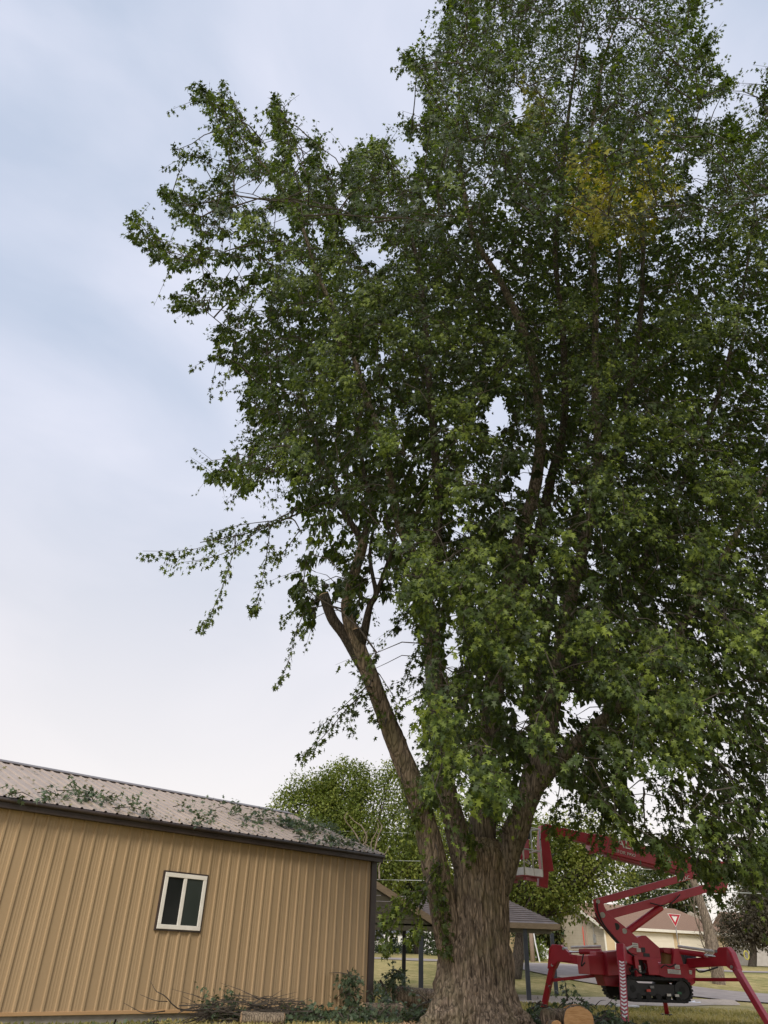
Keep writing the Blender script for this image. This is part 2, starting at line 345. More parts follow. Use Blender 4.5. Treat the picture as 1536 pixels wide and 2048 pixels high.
# ------------------------------------------------------------------ leaves
_LV = np.array([(0, 0, 0), (.44, .02, -.06), (.17, .25, .02), (.54, .56, -.08), (.14, .53, .02), (0, 1., -.12),
                (-.14, .53, .02), (-.54, .56, -.08), (-.17, .25, .02), (-.44, .02, -.06)])
_LT = np.array([(0, 1, 2), (0, 2, 8), (0, 8, 9), (2, 3, 4), (8, 6, 7), (2, 4, 6), (2, 6, 8), (4, 5, 6)])
_MV = np.array([(0, 0, 0), (.52, .36, -.08), (.15, .46, .02), (0, 1., -.12), (-.15, .46, .02), (-.52, .36, -.08)])
_MT = np.array([(0, 1, 2), (2, 3, 4), (0, 2, 4), (0, 4, 5)])
_SV = np.array([(0, 0, 0), (.34, .38, -.06), (0, 1., -.1), (-.34, .38, -.06)])
_ST = np.array([(0, 1, 2), (0, 2, 3)])
class Leaves:
    def __init__(s): s.p, s.a, s.n, s.s, s.t, s.y = [], [], [], [], [], []
    def add(s, p, a, n, sz, t, y):
        s.p.append(p); s.a.append(a); s.n.append(n); s.s.append(sz); s.t.append(t); s.y.append(y)
    def build(s, name, mat, parent=None, simple=False, local=False):
        p = np.concatenate(s.p); a = np.concatenate(s.a); n = np.concatenate(s.n)
        sz = np.concatenate(s.s); t = np.concatenate(s.t); y = np.concatenate(s.y)
        a = a / np.linalg.norm(a, axis=1, keepdims=True)
        n = n - a * (n * a).sum(1, keepdims=True); n = n / (np.linalg.norm(n, axis=1, keepdims=True) + 1e-9); b = np.cross(a, n)
        LV, LT = (_SV, _ST) if simple is True else (_MV, _MT) if simple == 'mid' else (_LV, _LT); N, K, T = len(p), len(LV), len(LT)
        curl = rng.uniform(-.5, 2.2, N)[:, None]; wid = rng.uniform(.75, 1.1, N)[:, None]
        co = p[:, None] + sz[:, None, None] * ((LV[:, 0][None] * wid)[..., None] * b[:, None] + LV[:, 1][None, :, None] * a[:, None]
                                               + (LV[:, 2][None] * curl)[..., None] * n[:, None])
        me = bpy.data.meshes.new(name); me.vertices.add(N * K); me.vertices.foreach_set('co', co.reshape(-1).astype(np.float32))
        idx = (LT[None] + (np.arange(N) * K)[:, None, None]).reshape(-1)
        me.loops.add(len(idx)); me.loops.foreach_set('vertex_index', idx.astype(np.int32))
        me.polygons.add(N * T); me.polygons.foreach_set('loop_start', np.arange(0, N * T * 3, 3, dtype=np.int32))
        me.update(calc_edges=True)
        for nm, val in (('tint', t), ('yel', y)):
            at_ = me.attributes.new(nm, 'FLOAT', 'POINT'); at_.data.foreach_set('value', np.repeat(np.clip(val, 0, 1), K).astype(np.float32))
        return link(name, me, mat, parent, local)
def unit(v): return v / (np.linalg.norm(v, axis=-1, keepdims=True) + 1e-9)
def spray(L_, path, nl, size, tint, yel=0., spread=.16, droop=.55, tv=.18, nb_=None):
    """leaves set in opposite pairs along a twig path (m,3)"""
    path = np.asarray(path); m = len(path)
    t = rng.uniform(.08, 1.0, nl) * (m - 1); i = np.minimum(t.astype(int), m - 2); f = (t - i)[:, None]
    P = path[i] * (1 - f) + path[i + 1] * f; D = unit(path[i + 1] - path[i])
    side = unit(np.cross(D, rng.normal(size=(nl, 3)) + np.array([0, 0, 1.2])))
    a = unit(D * rng.uniform(.1, .7, (nl, 1)) + side * rng.uniform(.3, .8, (nl, 1)) + np.array([0, 0, -droop]) * rng.uniform(.5, 1.9, (nl, 1)))
    P = P + a * spread * rng.uniform(.15, 1., (nl, 1)) + rng.normal(size=(nl, 3)) * spread * .25
    n = (np.array([0, 0, 1.]) if nb_ is None else np.array(nb_)) + rng.normal(size=(nl, 3)) * .55 + D * .2
    L_.add(P, a, n, size * rng.uniform(.6, 1.2, nl), tint + rng.normal(size=nl) * tv, yel * rng.uniform(.3, 1., nl) + np.zeros(nl))

def displaced_tube(name, pts, rad, mat, parent, nseg=24, rings=60, amp=.05, freq=(9, 9, 1.4), seed=0, capend=None, flare=None):
    c = spline([list(p) + [r] for p, r in zip(pts, rad)], rings); r = c[:, 3]; c = c[:, :3]
    d = unit(np.gradient(c, axis=0)); A = np.zeros((rings, 3)); prev = np.array([1., 0, 0])
    for i in range(rings):
        prev = prev - d[i] * (prev @ d[i]); prev /= np.linalg.norm(prev); A[i] = prev
    B = np.cross(d, A); th = np.linspace(0, 2 * np.pi, nseg, endpoint=False)
    dirs = A[:, None] * np.cos(th)[None, :, None] + B[:, None] * np.sin(th)[None, :, None]
    P0 = c[:, None] + dirs * r[:, None, None]
    q = P0 * np.array(freq)
    ridge = np.abs(fbm(q.reshape(-1, 3), seed, 3).reshape(rings, nseg) - .5) * 4 - .5
    lump = fbm((P0 * 1.3).reshape(-1, 3), seed + 9, 2).reshape(rings, nseg) - .5
    k = 1 + amp * ridge + .22 * lump
    if flare is not None: k = k + flare(c, th)
    co = c[:, None] + dirs * (r[:, None] * k)[..., None]
    vs = co.reshape(-1, 3); fs = []
    for i in range(rings - 1):
        for j in range(nseg): fs.append((i * nseg + j, i * nseg + (j + 1) % nseg, (i + 1) * nseg + (j + 1) % nseg, (i + 1) * nseg + j))
    me = bpy.data.meshes.new(name); fs.append(tuple((rings - 1) * nseg + j for j in range(nseg))); fs.append(tuple(range(nseg))[::-1])
    me.from_pydata(vs.tolist(), [], fs); me.update()
    o = link(name, me, mat, parent, smooth=True)
    if capend:
        m = MB(); e = c[-1]; dd = Vector(d[-1]); m.tube([Vector(e) - dd * .005, Vector(e) + dd * .012], float(r[-1]) * .97, 18)
        m.build('cut_face', capend, o)
    return o


# ================================================================== SETTING
def grid_mesh(xs, ys, zf):
    X, Y = np.meshgrid(xs, ys); Z = zf(X, Y); n = len(xs)
    vs = np.stack([X, Y, Z], -1).reshape(-1, 3)
    fs = [(j * n + i, j * n + i + 1, (j + 1) * n + i + 1, (j + 1) * n + i) for j in range(len(ys) - 1) for i in range(n - 1)]
    me = bpy.data.meshes.new('ground'); me.from_pydata(vs.tolist(), [], fs); me.update(); return me
xs = np.concatenate([np.linspace(-700, -60, 9)[:-1], np.linspace(-60, 70, 131), np.linspace(70, 700, 9)[1:]])
ys = np.concatenate([np.linspace(-200, -4, 6)[:-1], np.linspace(-4, 134, 185), np.linspace(134, 1500, 12)[1:]])
g = link('ground', grid_mesh(xs, ys, ghz), 'lawn', smooth=True); tag(g, 'dry yellow green lawn rising gently to the street', None, kind='structure')

def ribbon(name, a, b, mat, lift, label, n=80):
    """strip between edge polylines a and b (xy), draped on the ground"""
    A = spline(a, n); B = spline(b, n); k = 9; vs, fs = [], []
    for i in range(n):
        for j in range(k):
            p = A[i] + (B[i] - A[i]) * j / (k - 1); e = .03 if j in (0, k - 1) else 0
            vs.append((p[0], p[1], float(ghz(p[0], p[1])) + lift - e))
    for i in range(n - 1):
        for j in range(k - 1): fs.append((i * k + j, i * k + j + 1, (i + 1) * k + j + 1, (i + 1) * k + j))
    me = bpy.data.meshes.new(name); me.from_pydata(vs, [], fs); me.update()
    return tag(link(name, me, mat), label, None, kind='structure')
ribbon('street', [(-70, 54.5), (0, 54.5), (30, 53.5), (80, 52)], [(-70, 60), (0, 60), (30, 58.5), (80, 57)], 'asphalt', .06, 'pale street running across behind the lawn', 160)
ribbon('lane', [(7.2, 54.8), (8.6, 48), (10.9, 42), (13.9, 37.6), (17, 34.6), (30, 28)], [(13.5, 54.6), (13.6, 51.5), (14.6, 45.5), (16.4, 41.5), (19.5, 39), (32, 32.5)], 'asphalt', .075, 'pale side lane joining the street beyond the lift')
ribbon('gravel_pad', [(2.0, 28.6), (6, 29), (10, 30), (14.6, 33.8)], [(2.0, 35), (7, 35.2), (11, 36), (15.5, 36.6)], 'gravel', .045, 'tan gravel strip beside the shelter leading to the lane')

# ================================================================== BARN
BC = Vector((-.1025, 19.182, .57)); BROT = R(90 - 46.943)
barn = root('metal_barn', BC, 'long tan ribbed steel barn with taupe metal roof and dark brown trim', 'barn', None, BROT)
bmat_ = WM[barn.name]; binv = bmat_.inverted()
def wallpt(u, v, yl=0.):
    """photo pixel -> barn local point on plane y = yl"""
    o = binv @ EYE; d = binv.to_3x3() @ ray(u, v); t = (yl - o.y) / d.y; return o + d * t
S = .2286; PW = 4 * S; NP = 15; XL = .1143 - NP * PW; XR = .285; WB = .145; WT = 3.16; RZ = 4.56 - .01; EZ = 3.215; HY = 3.84; EO = -.19
def ribprof(x0, x1, hgt=.027):
    pts = []; ribs = [k for k in range(4)]
    x = x0
    pts.append((0, 0))
    for k in range(4):
        c = S / 2 + k * S
        for m_ in (-1, ) if k == 0 else ():
            pass
        pts += [(c - .030, 0), (c - .017, hgt), (c + .017, hgt), (c + .030, 0)]
        if k < 3:
            for q in (.333, .667):
                e = c + .036 + (S - .072) * q; pts += [(e - .014, 0), (e - .006, .0022), (e + .006, .0022), (e + .014, 0)]
    pts.append((PW, 0)); return pts
prof = ribprof(0, PW)
m = MB(); m.sheet([(x, -h, 0) for x, h in prof], (0, 0, WT - WB)); m.f = [f[::-1] for f in m.f]
wp = bpy.data.meshes.new('wall_panel'); wp.from_pydata(m.v, [], m.f); wp.update(); wp.materials.append(M['wallsheet'])
for k in range(NP):
    o = link('wall_panel', wp, None, barn, True); o.location = (XL + k * PW, 0, WB)
    o2 = link('wall_panel', wp, None, barn, True); o2.location = (XL + (k + 1) * PW, 2 * HY, WB); o2.rotation_euler = (0, 0, math.pi)
MB().span((XL, .03, -.25), (XR, 2 * HY - .03, WB - .012)).build('slab', 'concrete', barn, True)
MB().span((XL, -.032, WB - .035), (.125, .02, WB + .02)).build('base_trim', 'basetrim', barn, True, bevel=.006)
MB().span((.125, -.036, WB - .06), (XR + .015, .14, WT + .02)).build('corner_trim', 'darktrim', barn, True, bevel=.008)
MB().span((XL, EO, EZ - .17), (XR + .06, EO + .022, EZ - .018)).build('eave_fascia', 'darktrim', barn, True, bevel=.004)
MB().span((XL, EO + .024, EZ - .16), (XR + .055, -.002, EZ - .135)).build('soffit', 'darktrim', barn, True)
MB().tube([(XL, EO - .028, EZ - .045), (XR + .065, EO - .028, EZ - .045)], .036, 10).build('gutter', 'darktrim', barn, True, smooth=True)
# roof sheets
sl = Vector((0, HY - EO + .02, RZ - EZ)); nrm = Vector((0, -(RZ - EZ), HY - EO)).normalized()
m = MB(); m.sheet([Vector((x, 0, 0)) + nrm * (h * .85) for x, h in prof], sl)
rp = bpy.data.meshes.new('roof_panel'); rp.from_pydata(m.v, [], m.f); rp.update(); rp.materials.append(M['roofsheet'])
rx0 = XL - .1
NR = int((XR + .07 - rx0) / PW) + 1
rx0 = XR + .07 - NR * PW
for k in range(NR):
    o = link('roof_panel', rp, None, barn, True); o.location = (rx0 + k * PW, EO - .03, EZ)
    o = link('roof_panel', rp, None, barn, True); o.location = (rx0 + (k + 1) * PW, 2 * HY - EO + .03, EZ); o.rotation_euler = (0, 0, math.pi)
m = MB()
for sgn in (-1, 1):
    m.prism([(rx0, HY, RZ + .05), (rx0, HY + sgn * .23, RZ - .03), (rx0, HY + sgn * .23, RZ - .045), (rx0, HY, RZ + .035)], (XR + .09 - rx0, 0, 0))
m.build('ridge_cap', 'ridgecap', barn, True)
m = MB()
for sgn in (-1, 1):
    ye = EO - .03 if sgn < 0 else 2 * HY - EO + .03
    m.bar((XR + .065, ye, EZ - .045), (XR + .065, HY, RZ - .045), .03, .13, side=(1, 0, 0))
m.build('rake_trim', 'roofsheet', barn, True)
for xg in (XR - .06, XL + .02):
    m = MB(); m.prism([(xg, .02, WB), (xg, 2 * HY - .02, WB), (xg, 2 * HY - .02, WT), (xg, HY, RZ - .08), (xg, .02, WT)], (.04, 0, 0)); m.build('gable_wall', 'wallsheet', barn, True)
# window
TL, TR, BL_, BR_ = wallpt(331, 1745, -.03), wallpt(414, 1752, -.03), wallpt(311.5, 1856, -.03), wallpt(398, 1863, -.03)
wx0 = (TL.x + BL_.x) / 2; wx1 = (TR.x + BR_.x) / 2; wz0 = (BL_.z + BR_.z) / 2; wz1 = (TL.z + TR.z) / 2
win = MB(); t_ = .028
for a, b in (((wx0 - t_, wz0 - t_), (wx1 + t_, wz0)), ((wx0 - t_, wz1), (wx1 + t_, wz1 + t_)), ((wx0 - t_, wz0), (wx0, wz1)), ((wx1, wz0), (wx1 + t_, wz1))):
    win.span((a[0], -.05, a[1]), (b[0], .0, b[1]))
win = win.build('window', 'darktrim', barn, True)
fr = MB(); f_ = .075
for a, b in (((wx0, wz0), (wx1, wz0 + f_)), ((wx0, wz1 - f_), (wx1, wz1)), ((wx0, wz0 + f_), (wx0 + f_, wz1 - f_)), ((wx1 - f_, wz0 + f_), (wx1, wz1 - f_))):
    fr.span((a[0], -.062, a[1]), (b[0], -.005, b[1]))
fr.build('frame', 'white', win, True, bevel=.006)
xm = (wx0 + wx1) / 2 - .01
MB().span((xm - .035, -.057, wz0 + f_ + .001), (xm + .035, -.006, wz1 - f_ - .001)).build('mullion', 'white', win, True, bevel=.005)
MB().span((wx0 + f_, -.030, wz0 + f_), (xm - .035, -.024, wz1 - f_)).build('pane', 'glass', win, True)
MB().span((xm + .035, -.042, wz0 + f_), (wx1 - f_, -.036, wz1 - f_)).build('pane', 'glass2', win, True)

# ================================================================== BIG MAPLE
TY = 16.0
tb = onz(950, 2062, .57); tb = Vector((at(950, 2000, TY).x, TY, .57))
tree = root('maple_tree', tb, 'huge leafy silver maple with several upright stems from one thick furrowed trunk', 'tree')
def chain(pts):                                     # (u, v, Y, radius m)
    return [at(u, v, Y) for u, v, Y, r in pts], [r for *_, r in pts]
limbnodes = []
def addnodes(P, n=40):
    for q in spline([list(p) for p in P], n): limbnodes.append(q)
# trunk with flaring root buttresses
def flare(c, th):
    h = (c[:, 2] - .5)[:, None]; t = th[None]
    e = np.clip(1 - h / 1.1, 0, 1) ** 2.2
    return e * (.16 * np.cos(5 * t + .6) + .12 * np.cos(3 * t + 2.1) + .05 * np.cos(9 * t))
tp = [(Vector((tb.x + .0, TY, .30)), 1.20), (Vector((tb.x, TY, .62)), .98), (Vector((tb.x + .0, TY, .95)), .80), (at(951, 1960, TY), .70),
      (at(953, 1900, TY), .635), (at(957, 1830, TY), .545), (at(960, 1770, TY), .545), (at(962, 1715, TY), .54), (at(962, 1680, TY), .40)]
trunk = displaced_tube('trunk', [p for p, r in tp], [r for p, r in tp], 'bark', tree, 300, 240, .115, (10, 10, 1.2), 3, flare=flare)
LIMBS = [
 # left leaning stem
 ([(908, 1935, 15.85, .24), (893, 1850, 15.8, .27), (872, 1740, 15.75, .265), (852, 1655, 15.7, .235), (822, 1560, 15.5, .225), (778, 1450, 15.3, .20), (747, 1370, 15.1, .18), (716, 1292, 14.95, .165), (694, 1222, 14.8, .135), (702, 1170, 14.7, .125), (722, 1105, 14.6, .115), (728, 1078, 14.55, .105)], None, 40),
 ([(730, 1340, 15.05, .13), (690, 1272, 14.95, .125), (664, 1235, 14.9, .12), (648, 1190, 14.85, .118)], 'cutpale', 20),
 ([(722, 1290, 14.9, .09), (713, 1257, 14.75, .085)], 'cutpale', 16),
 ([(728, 1085, 14.55, .085), (708, 1056, 14.5, .08), (686, 1018, 14.4, .075), (668, 965, 14.3, .055), (640, 910, 14.1, .04), (610, 800, 13.6, .03), (570, 690, 13.0, .02)], None, 14),
 ([(728, 1085, 14.55, .085), (736, 1050, 14.5, .075), (745, 1020, 14.4, .07), (728, 945, 14.2, .055), (715, 860, 13.9, .05), (690, 740, 13.4, .04), (650, 575, 12.7, .035), (600, 520, 12.3, .025), (560, 480, 12.0, .015)], None, 14),
 ([(718, 1310, 15.0, .10), (729, 1262, 14.9, .095), (740, 1212, 14.8, .075), (752, 1188, 14.75, .065), (745, 1150, 14.8, .045), (740, 1105, 14.8, .04), (750, 1040, 14.8, .03)], None, 12),
 ([(752, 1190, 14.75, .06), (771, 1140, 14.7, .055), (787, 1092, 14.6, .045), (778, 1070, 14.55, .03), (770, 1000, 14.4, .02)], None, 10),
 ([(716, 1015, 14.4, .035), (676, 1006, 14.2, .03), (640, 1008, 14.0, .025), (590, 1030, 13.8, .02), (500, 1065, 13.5, .012), (400, 1085, 13.3, .008)], None, 8),
 # second stem
 ([(935, 1760, 15.9, .24), (912, 1660, 15.8, .23), (892, 1580, 15.7, .21), (880, 1490, 15.5, .20), (870, 1390, 15.3, .185), (862, 1265, 15.0, .17), (850, 1185, 14.8, .16), (820, 1098, 14.6, .13), (800, 1050, 14.5, .12), (786, 990, 14.3, .10), (765, 880, 13.9, .09), (735, 800, 13.6, .075), (690, 660, 12.9, .06), (640, 560, 12.4, .045), (594, 426, 11.6, .04), (542, 348, 11.1, .03), (500, 300, 10.8, .02), (455, 235, 10.4, .01)], None, 26),
 ([(855, 1205, 14.85, .13), (872, 1100, 14.8, .12), (876, 1000, 14.6, .11), (868, 880, 14.2, .10), (858, 760, 13.6, .085), (850, 640, 13.0, .07), (830, 500, 12.1, .05), (790, 360, 11.2, .03), (765, 290, 10.7, .015)], None, 20),
 # middle stem
 ([(962, 1740, 16.1, .27), (966, 1640, 16.1, .26), (970, 1520, 16.1, .24), (985, 1400, 16.0, .22), (1000, 1280, 15.8, .20), (1030, 1120, 15.4, .18), (1062, 1010, 15.0, .16), (1078, 920, 14.6, .14), (1080, 840, 14.2, .12), (1060, 700, 13.4, .10), (1000, 560, 12.6, .08), (950, 480, 12.0, .065), (928, 380, 11.3, .055), (915, 270, 10.6, .04), (925, 130, 9.7, .025), (940, -30, 8.9, .012)], None, 24),
 ([(1010, 1250, 15.7, .14), (1060, 1120, 15.6, .13), (1085, 1035, 15.3, .125), (1105, 945, 14.9, .115), (1123, 875, 14.5, .10), (1130, 800, 14.0, .09), (1125, 650, 13.1, .075), (1110, 500, 12.2, .06), (1125, 350, 11.2, .05), (1142, 190, 10.2, .04), (1170, 20, 9.2, .02)], None, 18),
 # right stem
 ([(968, 1850, 16.0, .22), (992, 1770, 15.93, .30), (1020, 1692, 15.85, .27), (1045, 1625, 15.8, .24), (1078, 1530, 15.7, .22), (1102, 1430, 15.6, .19), (1115, 1330, 15.4, .17), (1138, 1210, 15.1, .15), (1163, 1110, 14.8, .14), (1188, 1000, 14.3, .12), (1195, 900, 13.8, .10), (1190, 760, 13.2, .09), (1190, 560, 12.3, .07), (1175, 350, 11.1, .05), (1205, 130, 9.9, .035), (1245, 20, 9.2, .015)], None, 24),
 ([(1190, 1000, 14.3, .09), (1215, 960, 14.2, .085), (1250, 820, 13.5, .08), (1280, 640, 12.6, .065), (1285, 430, 11.6, .05), (1265, 260, 10.6, .035), (1290, 190, 10.2, .02)], None, 14),
 ([(1060, 1590, 15.8, .17), (1110, 1530, 15.5, .16), (1170, 1470, 15.1, .13), (1250, 1400, 14.6, .11), (1340, 1290, 14.0, .09), (1420, 1160, 13.4, .07), (1500, 1020, 12.8, .05), (1580, 880, 12.2, .03)], None, 16),
 ([(1110, 1410, 15.6, .11), (1170, 1300, 15.5, .10), (1270, 1150, 15.2, .09), (1370, 960, 14.4, .07), (1440, 780, 13.5, .055), (1490, 560, 12.3, .035), (1520, 330, 11.2, .015)], None, 14),
 ([(1010, 1720, 16.1, .16), (1030, 1660, 16.1, .17), (1060, 1540, 16.6, .16), (1075, 1420, 17.0, .14), (1090, 1280, 17.2, .12), (1130, 1100, 17.2, .10), (1200, 900, 16.6, .08), (1230, 700, 15.4, .06), (1240, 500, 13.8, .04)], None, 14),
 ([(1120, 1380, 15.5, .035), (1155, 1383, 15.2, .03), (1190, 1385, 15.0, .02)], None, 8),
 ([(1250, 1400, 14.6, .07), (1330, 1440, 13.9, .05), (1410, 1500, 13.3, .035), (1480, 1580, 12.9, .02)], None, 8),
]
for li, (ch, cap, ns) in enumerate(LIMBS):
    P, r = chain(ch); big = r[0] > .15
    displaced_tube('limb', P, r, ('bark' if li == 0 else 'stem') if big else 'limb', tree, max(10, ns * (3 if big else 1)), (40 if big else 26) + 8 * len(P), .075 if big else .03, (13, 13, 1.8), 20 + li, capend=cap)
    if cap is None: addnodes(P, 10 + 6 * len(P))
limbnodes = np.array(limbnodes); limbnodes = limbnodes[limbnodes[:, 2] > 3.0]

# crown: outline of the photograph carved out of an egg-shaped volume
SIL = np.array([(860, 1600), (850, 1470), (835, 1330), (790, 1420), (745, 1330), (770, 1180), (690, 1260), (625, 1240), (590, 1180), (620, 1090), (600, 1020), (575, 985), (600, 930), (560, 950), (500, 985), (480, 965), (418, 948), (500, 890), (510, 850), (490, 800), (500, 745), (432, 715), (440, 650), (480, 650), (430, 620), (338, 612), (345, 590), (400, 565), (330, 530), (258, 468), (270, 425), (300, 460), (345, 500), (410, 500), (355, 430), (330, 380), (360, 380), (430, 420), (410, 340), (345, 298), (470, 325), (440, 270), (386, 175), (410, 180), (445, 200), (445, 165), (470, 210), (500, 255), (545, 290), (552, 190), (575, 235), (600, 290), (640, 275), (645, 320), (680, 365), (690, 330), (725, 300), (770, 275), (790, 340), (815, 360), (850, 330), (812, 245), (850, 255), (860, 210), (830, 150), (802, 108), (835, 118), (870, 150), (885, 60), (890, 20), (915, -30), (920, -300),
    (1410, -300), (1392, 0), (1400, 60), (1425, 112), (1400, 140), (1450, 160), (1460, 190), (1400, 215), (1380, 250), (1420, 260), (1450, 235), (1490, 285), (1512, 250), (1520, 170), (1600, 120), (1800, 300), (1900, 900), (1850, 1500), (1700, 1740), (1536, 1745), (1470, 1750), (1410, 1755), (1360, 1705), (1300, 1675), (1250, 1650), (1190, 1600), (1130, 1560), (1090, 1500), (1050, 1500), (1030, 1570), (990, 1600), (950, 1590), (930, 1530), (890, 1540)], float)
def inpoly(pts, poly):
    x, y = pts[:, 0], pts[:, 1]; c = np.zeros(len(pts), bool); j = len(poly) - 1
    for i in range(len(poly)):
        xi, yi = poly[i]; xj, yj = poly[j]
        c ^= ((yi > y) != (yj > y)) & (x < (xj - xi) * (y - yi) / (yj - yi + 1e-9) + xi); j = i
    return c
# open gaps where sky shows: (u, v, ru, rv)
HOLES = [(395, 330, 40, 16), (370, 455, 30, 16), (385, 545, 36, 14), (525, 240, 24, 34), (610, 300, 20, 24), (690, 400, 16, 22), (830, 300, 20, 26), (860, 400, 14, 16), (560, 440, 22, 22), (520, 600, 18, 18), (640, 470, 14, 18), (430, 330, 22, 12), (424, 360, 18, 14), (515, 385, 42, 32), (415, 425, 18, 10), (455, 487, 42, 15), (473, 540, 36, 18), (440, 612, 22, 16), (610, 537, 12, 14), (712, 462, 18, 18), (752, 510, 30, 18), (906, 450, 12, 14), (1013, 430, 14, 20), (986, 528, 18, 18), (697, 698, 10, 14), (664, 836, 14, 12), (990, 826, 26, 36), (1046, 955, 18, 24), (1004, 983, 18, 13), (1085, 942, 9, 12), (1118, 945, 9, 14), (1142, 975, 10, 20), (912, 1060, 16, 14), (1182, 1122, 12, 16), (1012, 1160, 9, 20), (1167, 1402, 38, 20), (1045, 1425, 17, 20), (1300, 1490, 14, 22), (1267, 1552, 16, 42), (1363, 1536, 20, 28), (1358, 1612, 16, 14), (1288, 1640, 32, 16), (1425, 1395, 10, 18), (1444, 1498, 12, 20), (1040, 215, 14, 26), (668, 1232, 36, 50), (757, 1165, 17, 55), (800, 1340, 38, 80), (905, 1265, 14, 50), (770, 1235, 22, 60), (660, 1140, 26, 26), (1390, 350, 20, 30), (1180, 100, 14, 22), (600, 330, 14, 16), (545, 300, 18, 22), (1335, 470, 10, 14), (1440, 700, 16, 14), (880, 600, 10, 10), (780, 700, 10, 10), (590, 640, 10, 10), (560, 760, 10, 10), (1410, 820, 14, 12), (1500, 730, 20, 12)]
def inhole(q):
    o = np.zeros(len(q), bool)
    for u, v, ru, rv in HOLES: o |= ((q[:, 0] - u) / ru) ** 2 + ((q[:, 1] - v) / rv) ** 2 < 1.15
    return o
CEN = np.array([1.9, 13.0, 14.0]); RAD = np.array([10.0, 8.0, 14.2])
# thin places: (u, v, ru, rv, keep)
THIN = [(800, 1330, 60, 150, .12), (905, 1265, 22, 70, .15), (760, 1130, 70, 120, .45), (660, 1080, 80, 80, .35), (1290, 1545, 50, 70, .10), (1360, 1540, 40, 60, .30), (1240, 1600, 70, 60, .45),
        (1140, 1420, 55, 45, .25), (1060, 960, 45, 70, .45), (1150, 1130, 30, 60, .4), (1040, 1350, 30, 60, .4), (560, 520, 60, 90, .55), (470, 420, 60, 60, .5), (470, 560, 60, 60, .5), (1030, 210, 22, 40, .25),
        (1000, 420, 25, 40, .3), (1130, 200, 25, 60, .5), (1370, 350, 50, 50, .5), (1300, 1620, 60, 45, .25), (1330, 1690, 120, 60, .6), (1170, 1520, 60, 40, .5), (780, 500, 60, 70, .6), (820, 1240, 40, 60, .3)]
cand = rng.uniform(-1, 1, (210000, 3)); cand = cand[(cand ** 2).sum(1) < 1]
rr = np.sqrt((cand ** 2).sum(1)); cp = CEN + cand * RAD
px = proj(cp); inF = inpoly(px, SIL) & ~inhole(px)
cp, rr, px = cp[inF], rr[inF], px[inF]
dens = np.where(rr > .62, 1., .66)
rgt = (px[:, 0] > 1150) & (px[:, 1] > 1000)
fl = np.where(rgt, 1., np.where((px[:, 0] > 1130) & (px[:, 1] > 650), .8, .06))
dens = np.where(rgt, 1.2, dens)
dens *= np.clip((fbm(cp * np.array([.75, .75, .62]), 41, 2) - .36) * 7.5, fl, 1)
for u, v, ru, rv, kp in THIN:
    e = ((px[:, 0] - u) / ru) ** 2 + ((px[:, 1] - v) / rv) ** 2; dens *= np.where(e < 1, kp, 1)
dens *= np.where((cp[:, 1] > 17.5) & ~rgt, .55, 1)
dens *= np.where(cp[:, 2] < 2.9, 0, 1)
dens *= np.where((cp[:, 1] < 9.7) & (px[:, 1] > 450), 0, 1)
dens *= np.where(cp[:, 1] < 8.3, .6, 1)
keep = rng.uniform(0, 1, len(cp)) < dens; cp, px = cp[keep], px[keep]
grid, sel = {}, []
MIND = .45
for i, p in enumerate(cp):
    k = tuple((p // MIND).astype(int)); ok = True
    for dx in (-1, 0, 1):
        for dy in (-1, 0, 1):
            for dz in (-1, 0, 1):
                for j in grid.get((k[0] + dx, k[1] + dy, k[2] + dz), ()):
                    if ((cp[j] - p) ** 2).sum() < MIND * MIND: ok = False
    if ok: grid.setdefault(k, []).append(i); sel.append(i)
sp = cp[sel]; spx = px[sel]
d0 = np.array([np.sqrt(((limbnodes - p) ** 2).sum(1)).min() for p in sp]); order = np.argsort(d0)
nodes = [limbnodes]; nodearr = limbnodes.copy(); parent_of = {}
L_ = Leaves(); LM_ = Leaves(); LB_ = Leaves(); tw = MB()
axis = np.array([1.9, 13.6])
YEL = [(1205, 390, 40, 40, .85), (1280, 340, 32, 28, .8), (1310, 385, 32, 24, .7), (1190, 440, 45, 50, .55), (1160, 350, 25, 25, .5), (1060, 220, 40, 50, .35), (1240, 460, 50, 40, .55), (850, 1660, 22, 26, .5)]
LIT_SPRAYS = [(1200, 740, 70, 45), (1340, 850, 55, 55), (1240, 860, 55, 45), (870, 1160, 65, 75), (830, 640, 110, 95), (740, 600, 85, 65), (1060, 250, 65, 65), (1370, 1420, 75, 65), (1290, 1390, 50, 50), (985, 1190, 75, 120), (950, 1550, 65, 70), (1400, 640, 95, 65), (620, 520, 60, 40), (760, 300, 60, 40), (1420, 1110, 50, 70), (1330, 1290, 60, 40), (660, 760, 70, 60), (1190, 960, 50, 50), (1300, 1500, 60, 40), (940, 820, 60, 50)]  # sunlit spray spots: raised leaf tint stands in for the light there
def yel_at(q):
    y = .04
    for u, v, ru, rv, k in YEL:
        if ((q[0] - u) / ru) ** 2 + ((q[1] - v) / rv) ** 2 < 1: y = max(y, k)
    return y
buf = np.zeros((len(limbnodes) + 3 * len(sp) + 10, 3)); nb = len(limbnodes); buf[:nb] = limbnodes
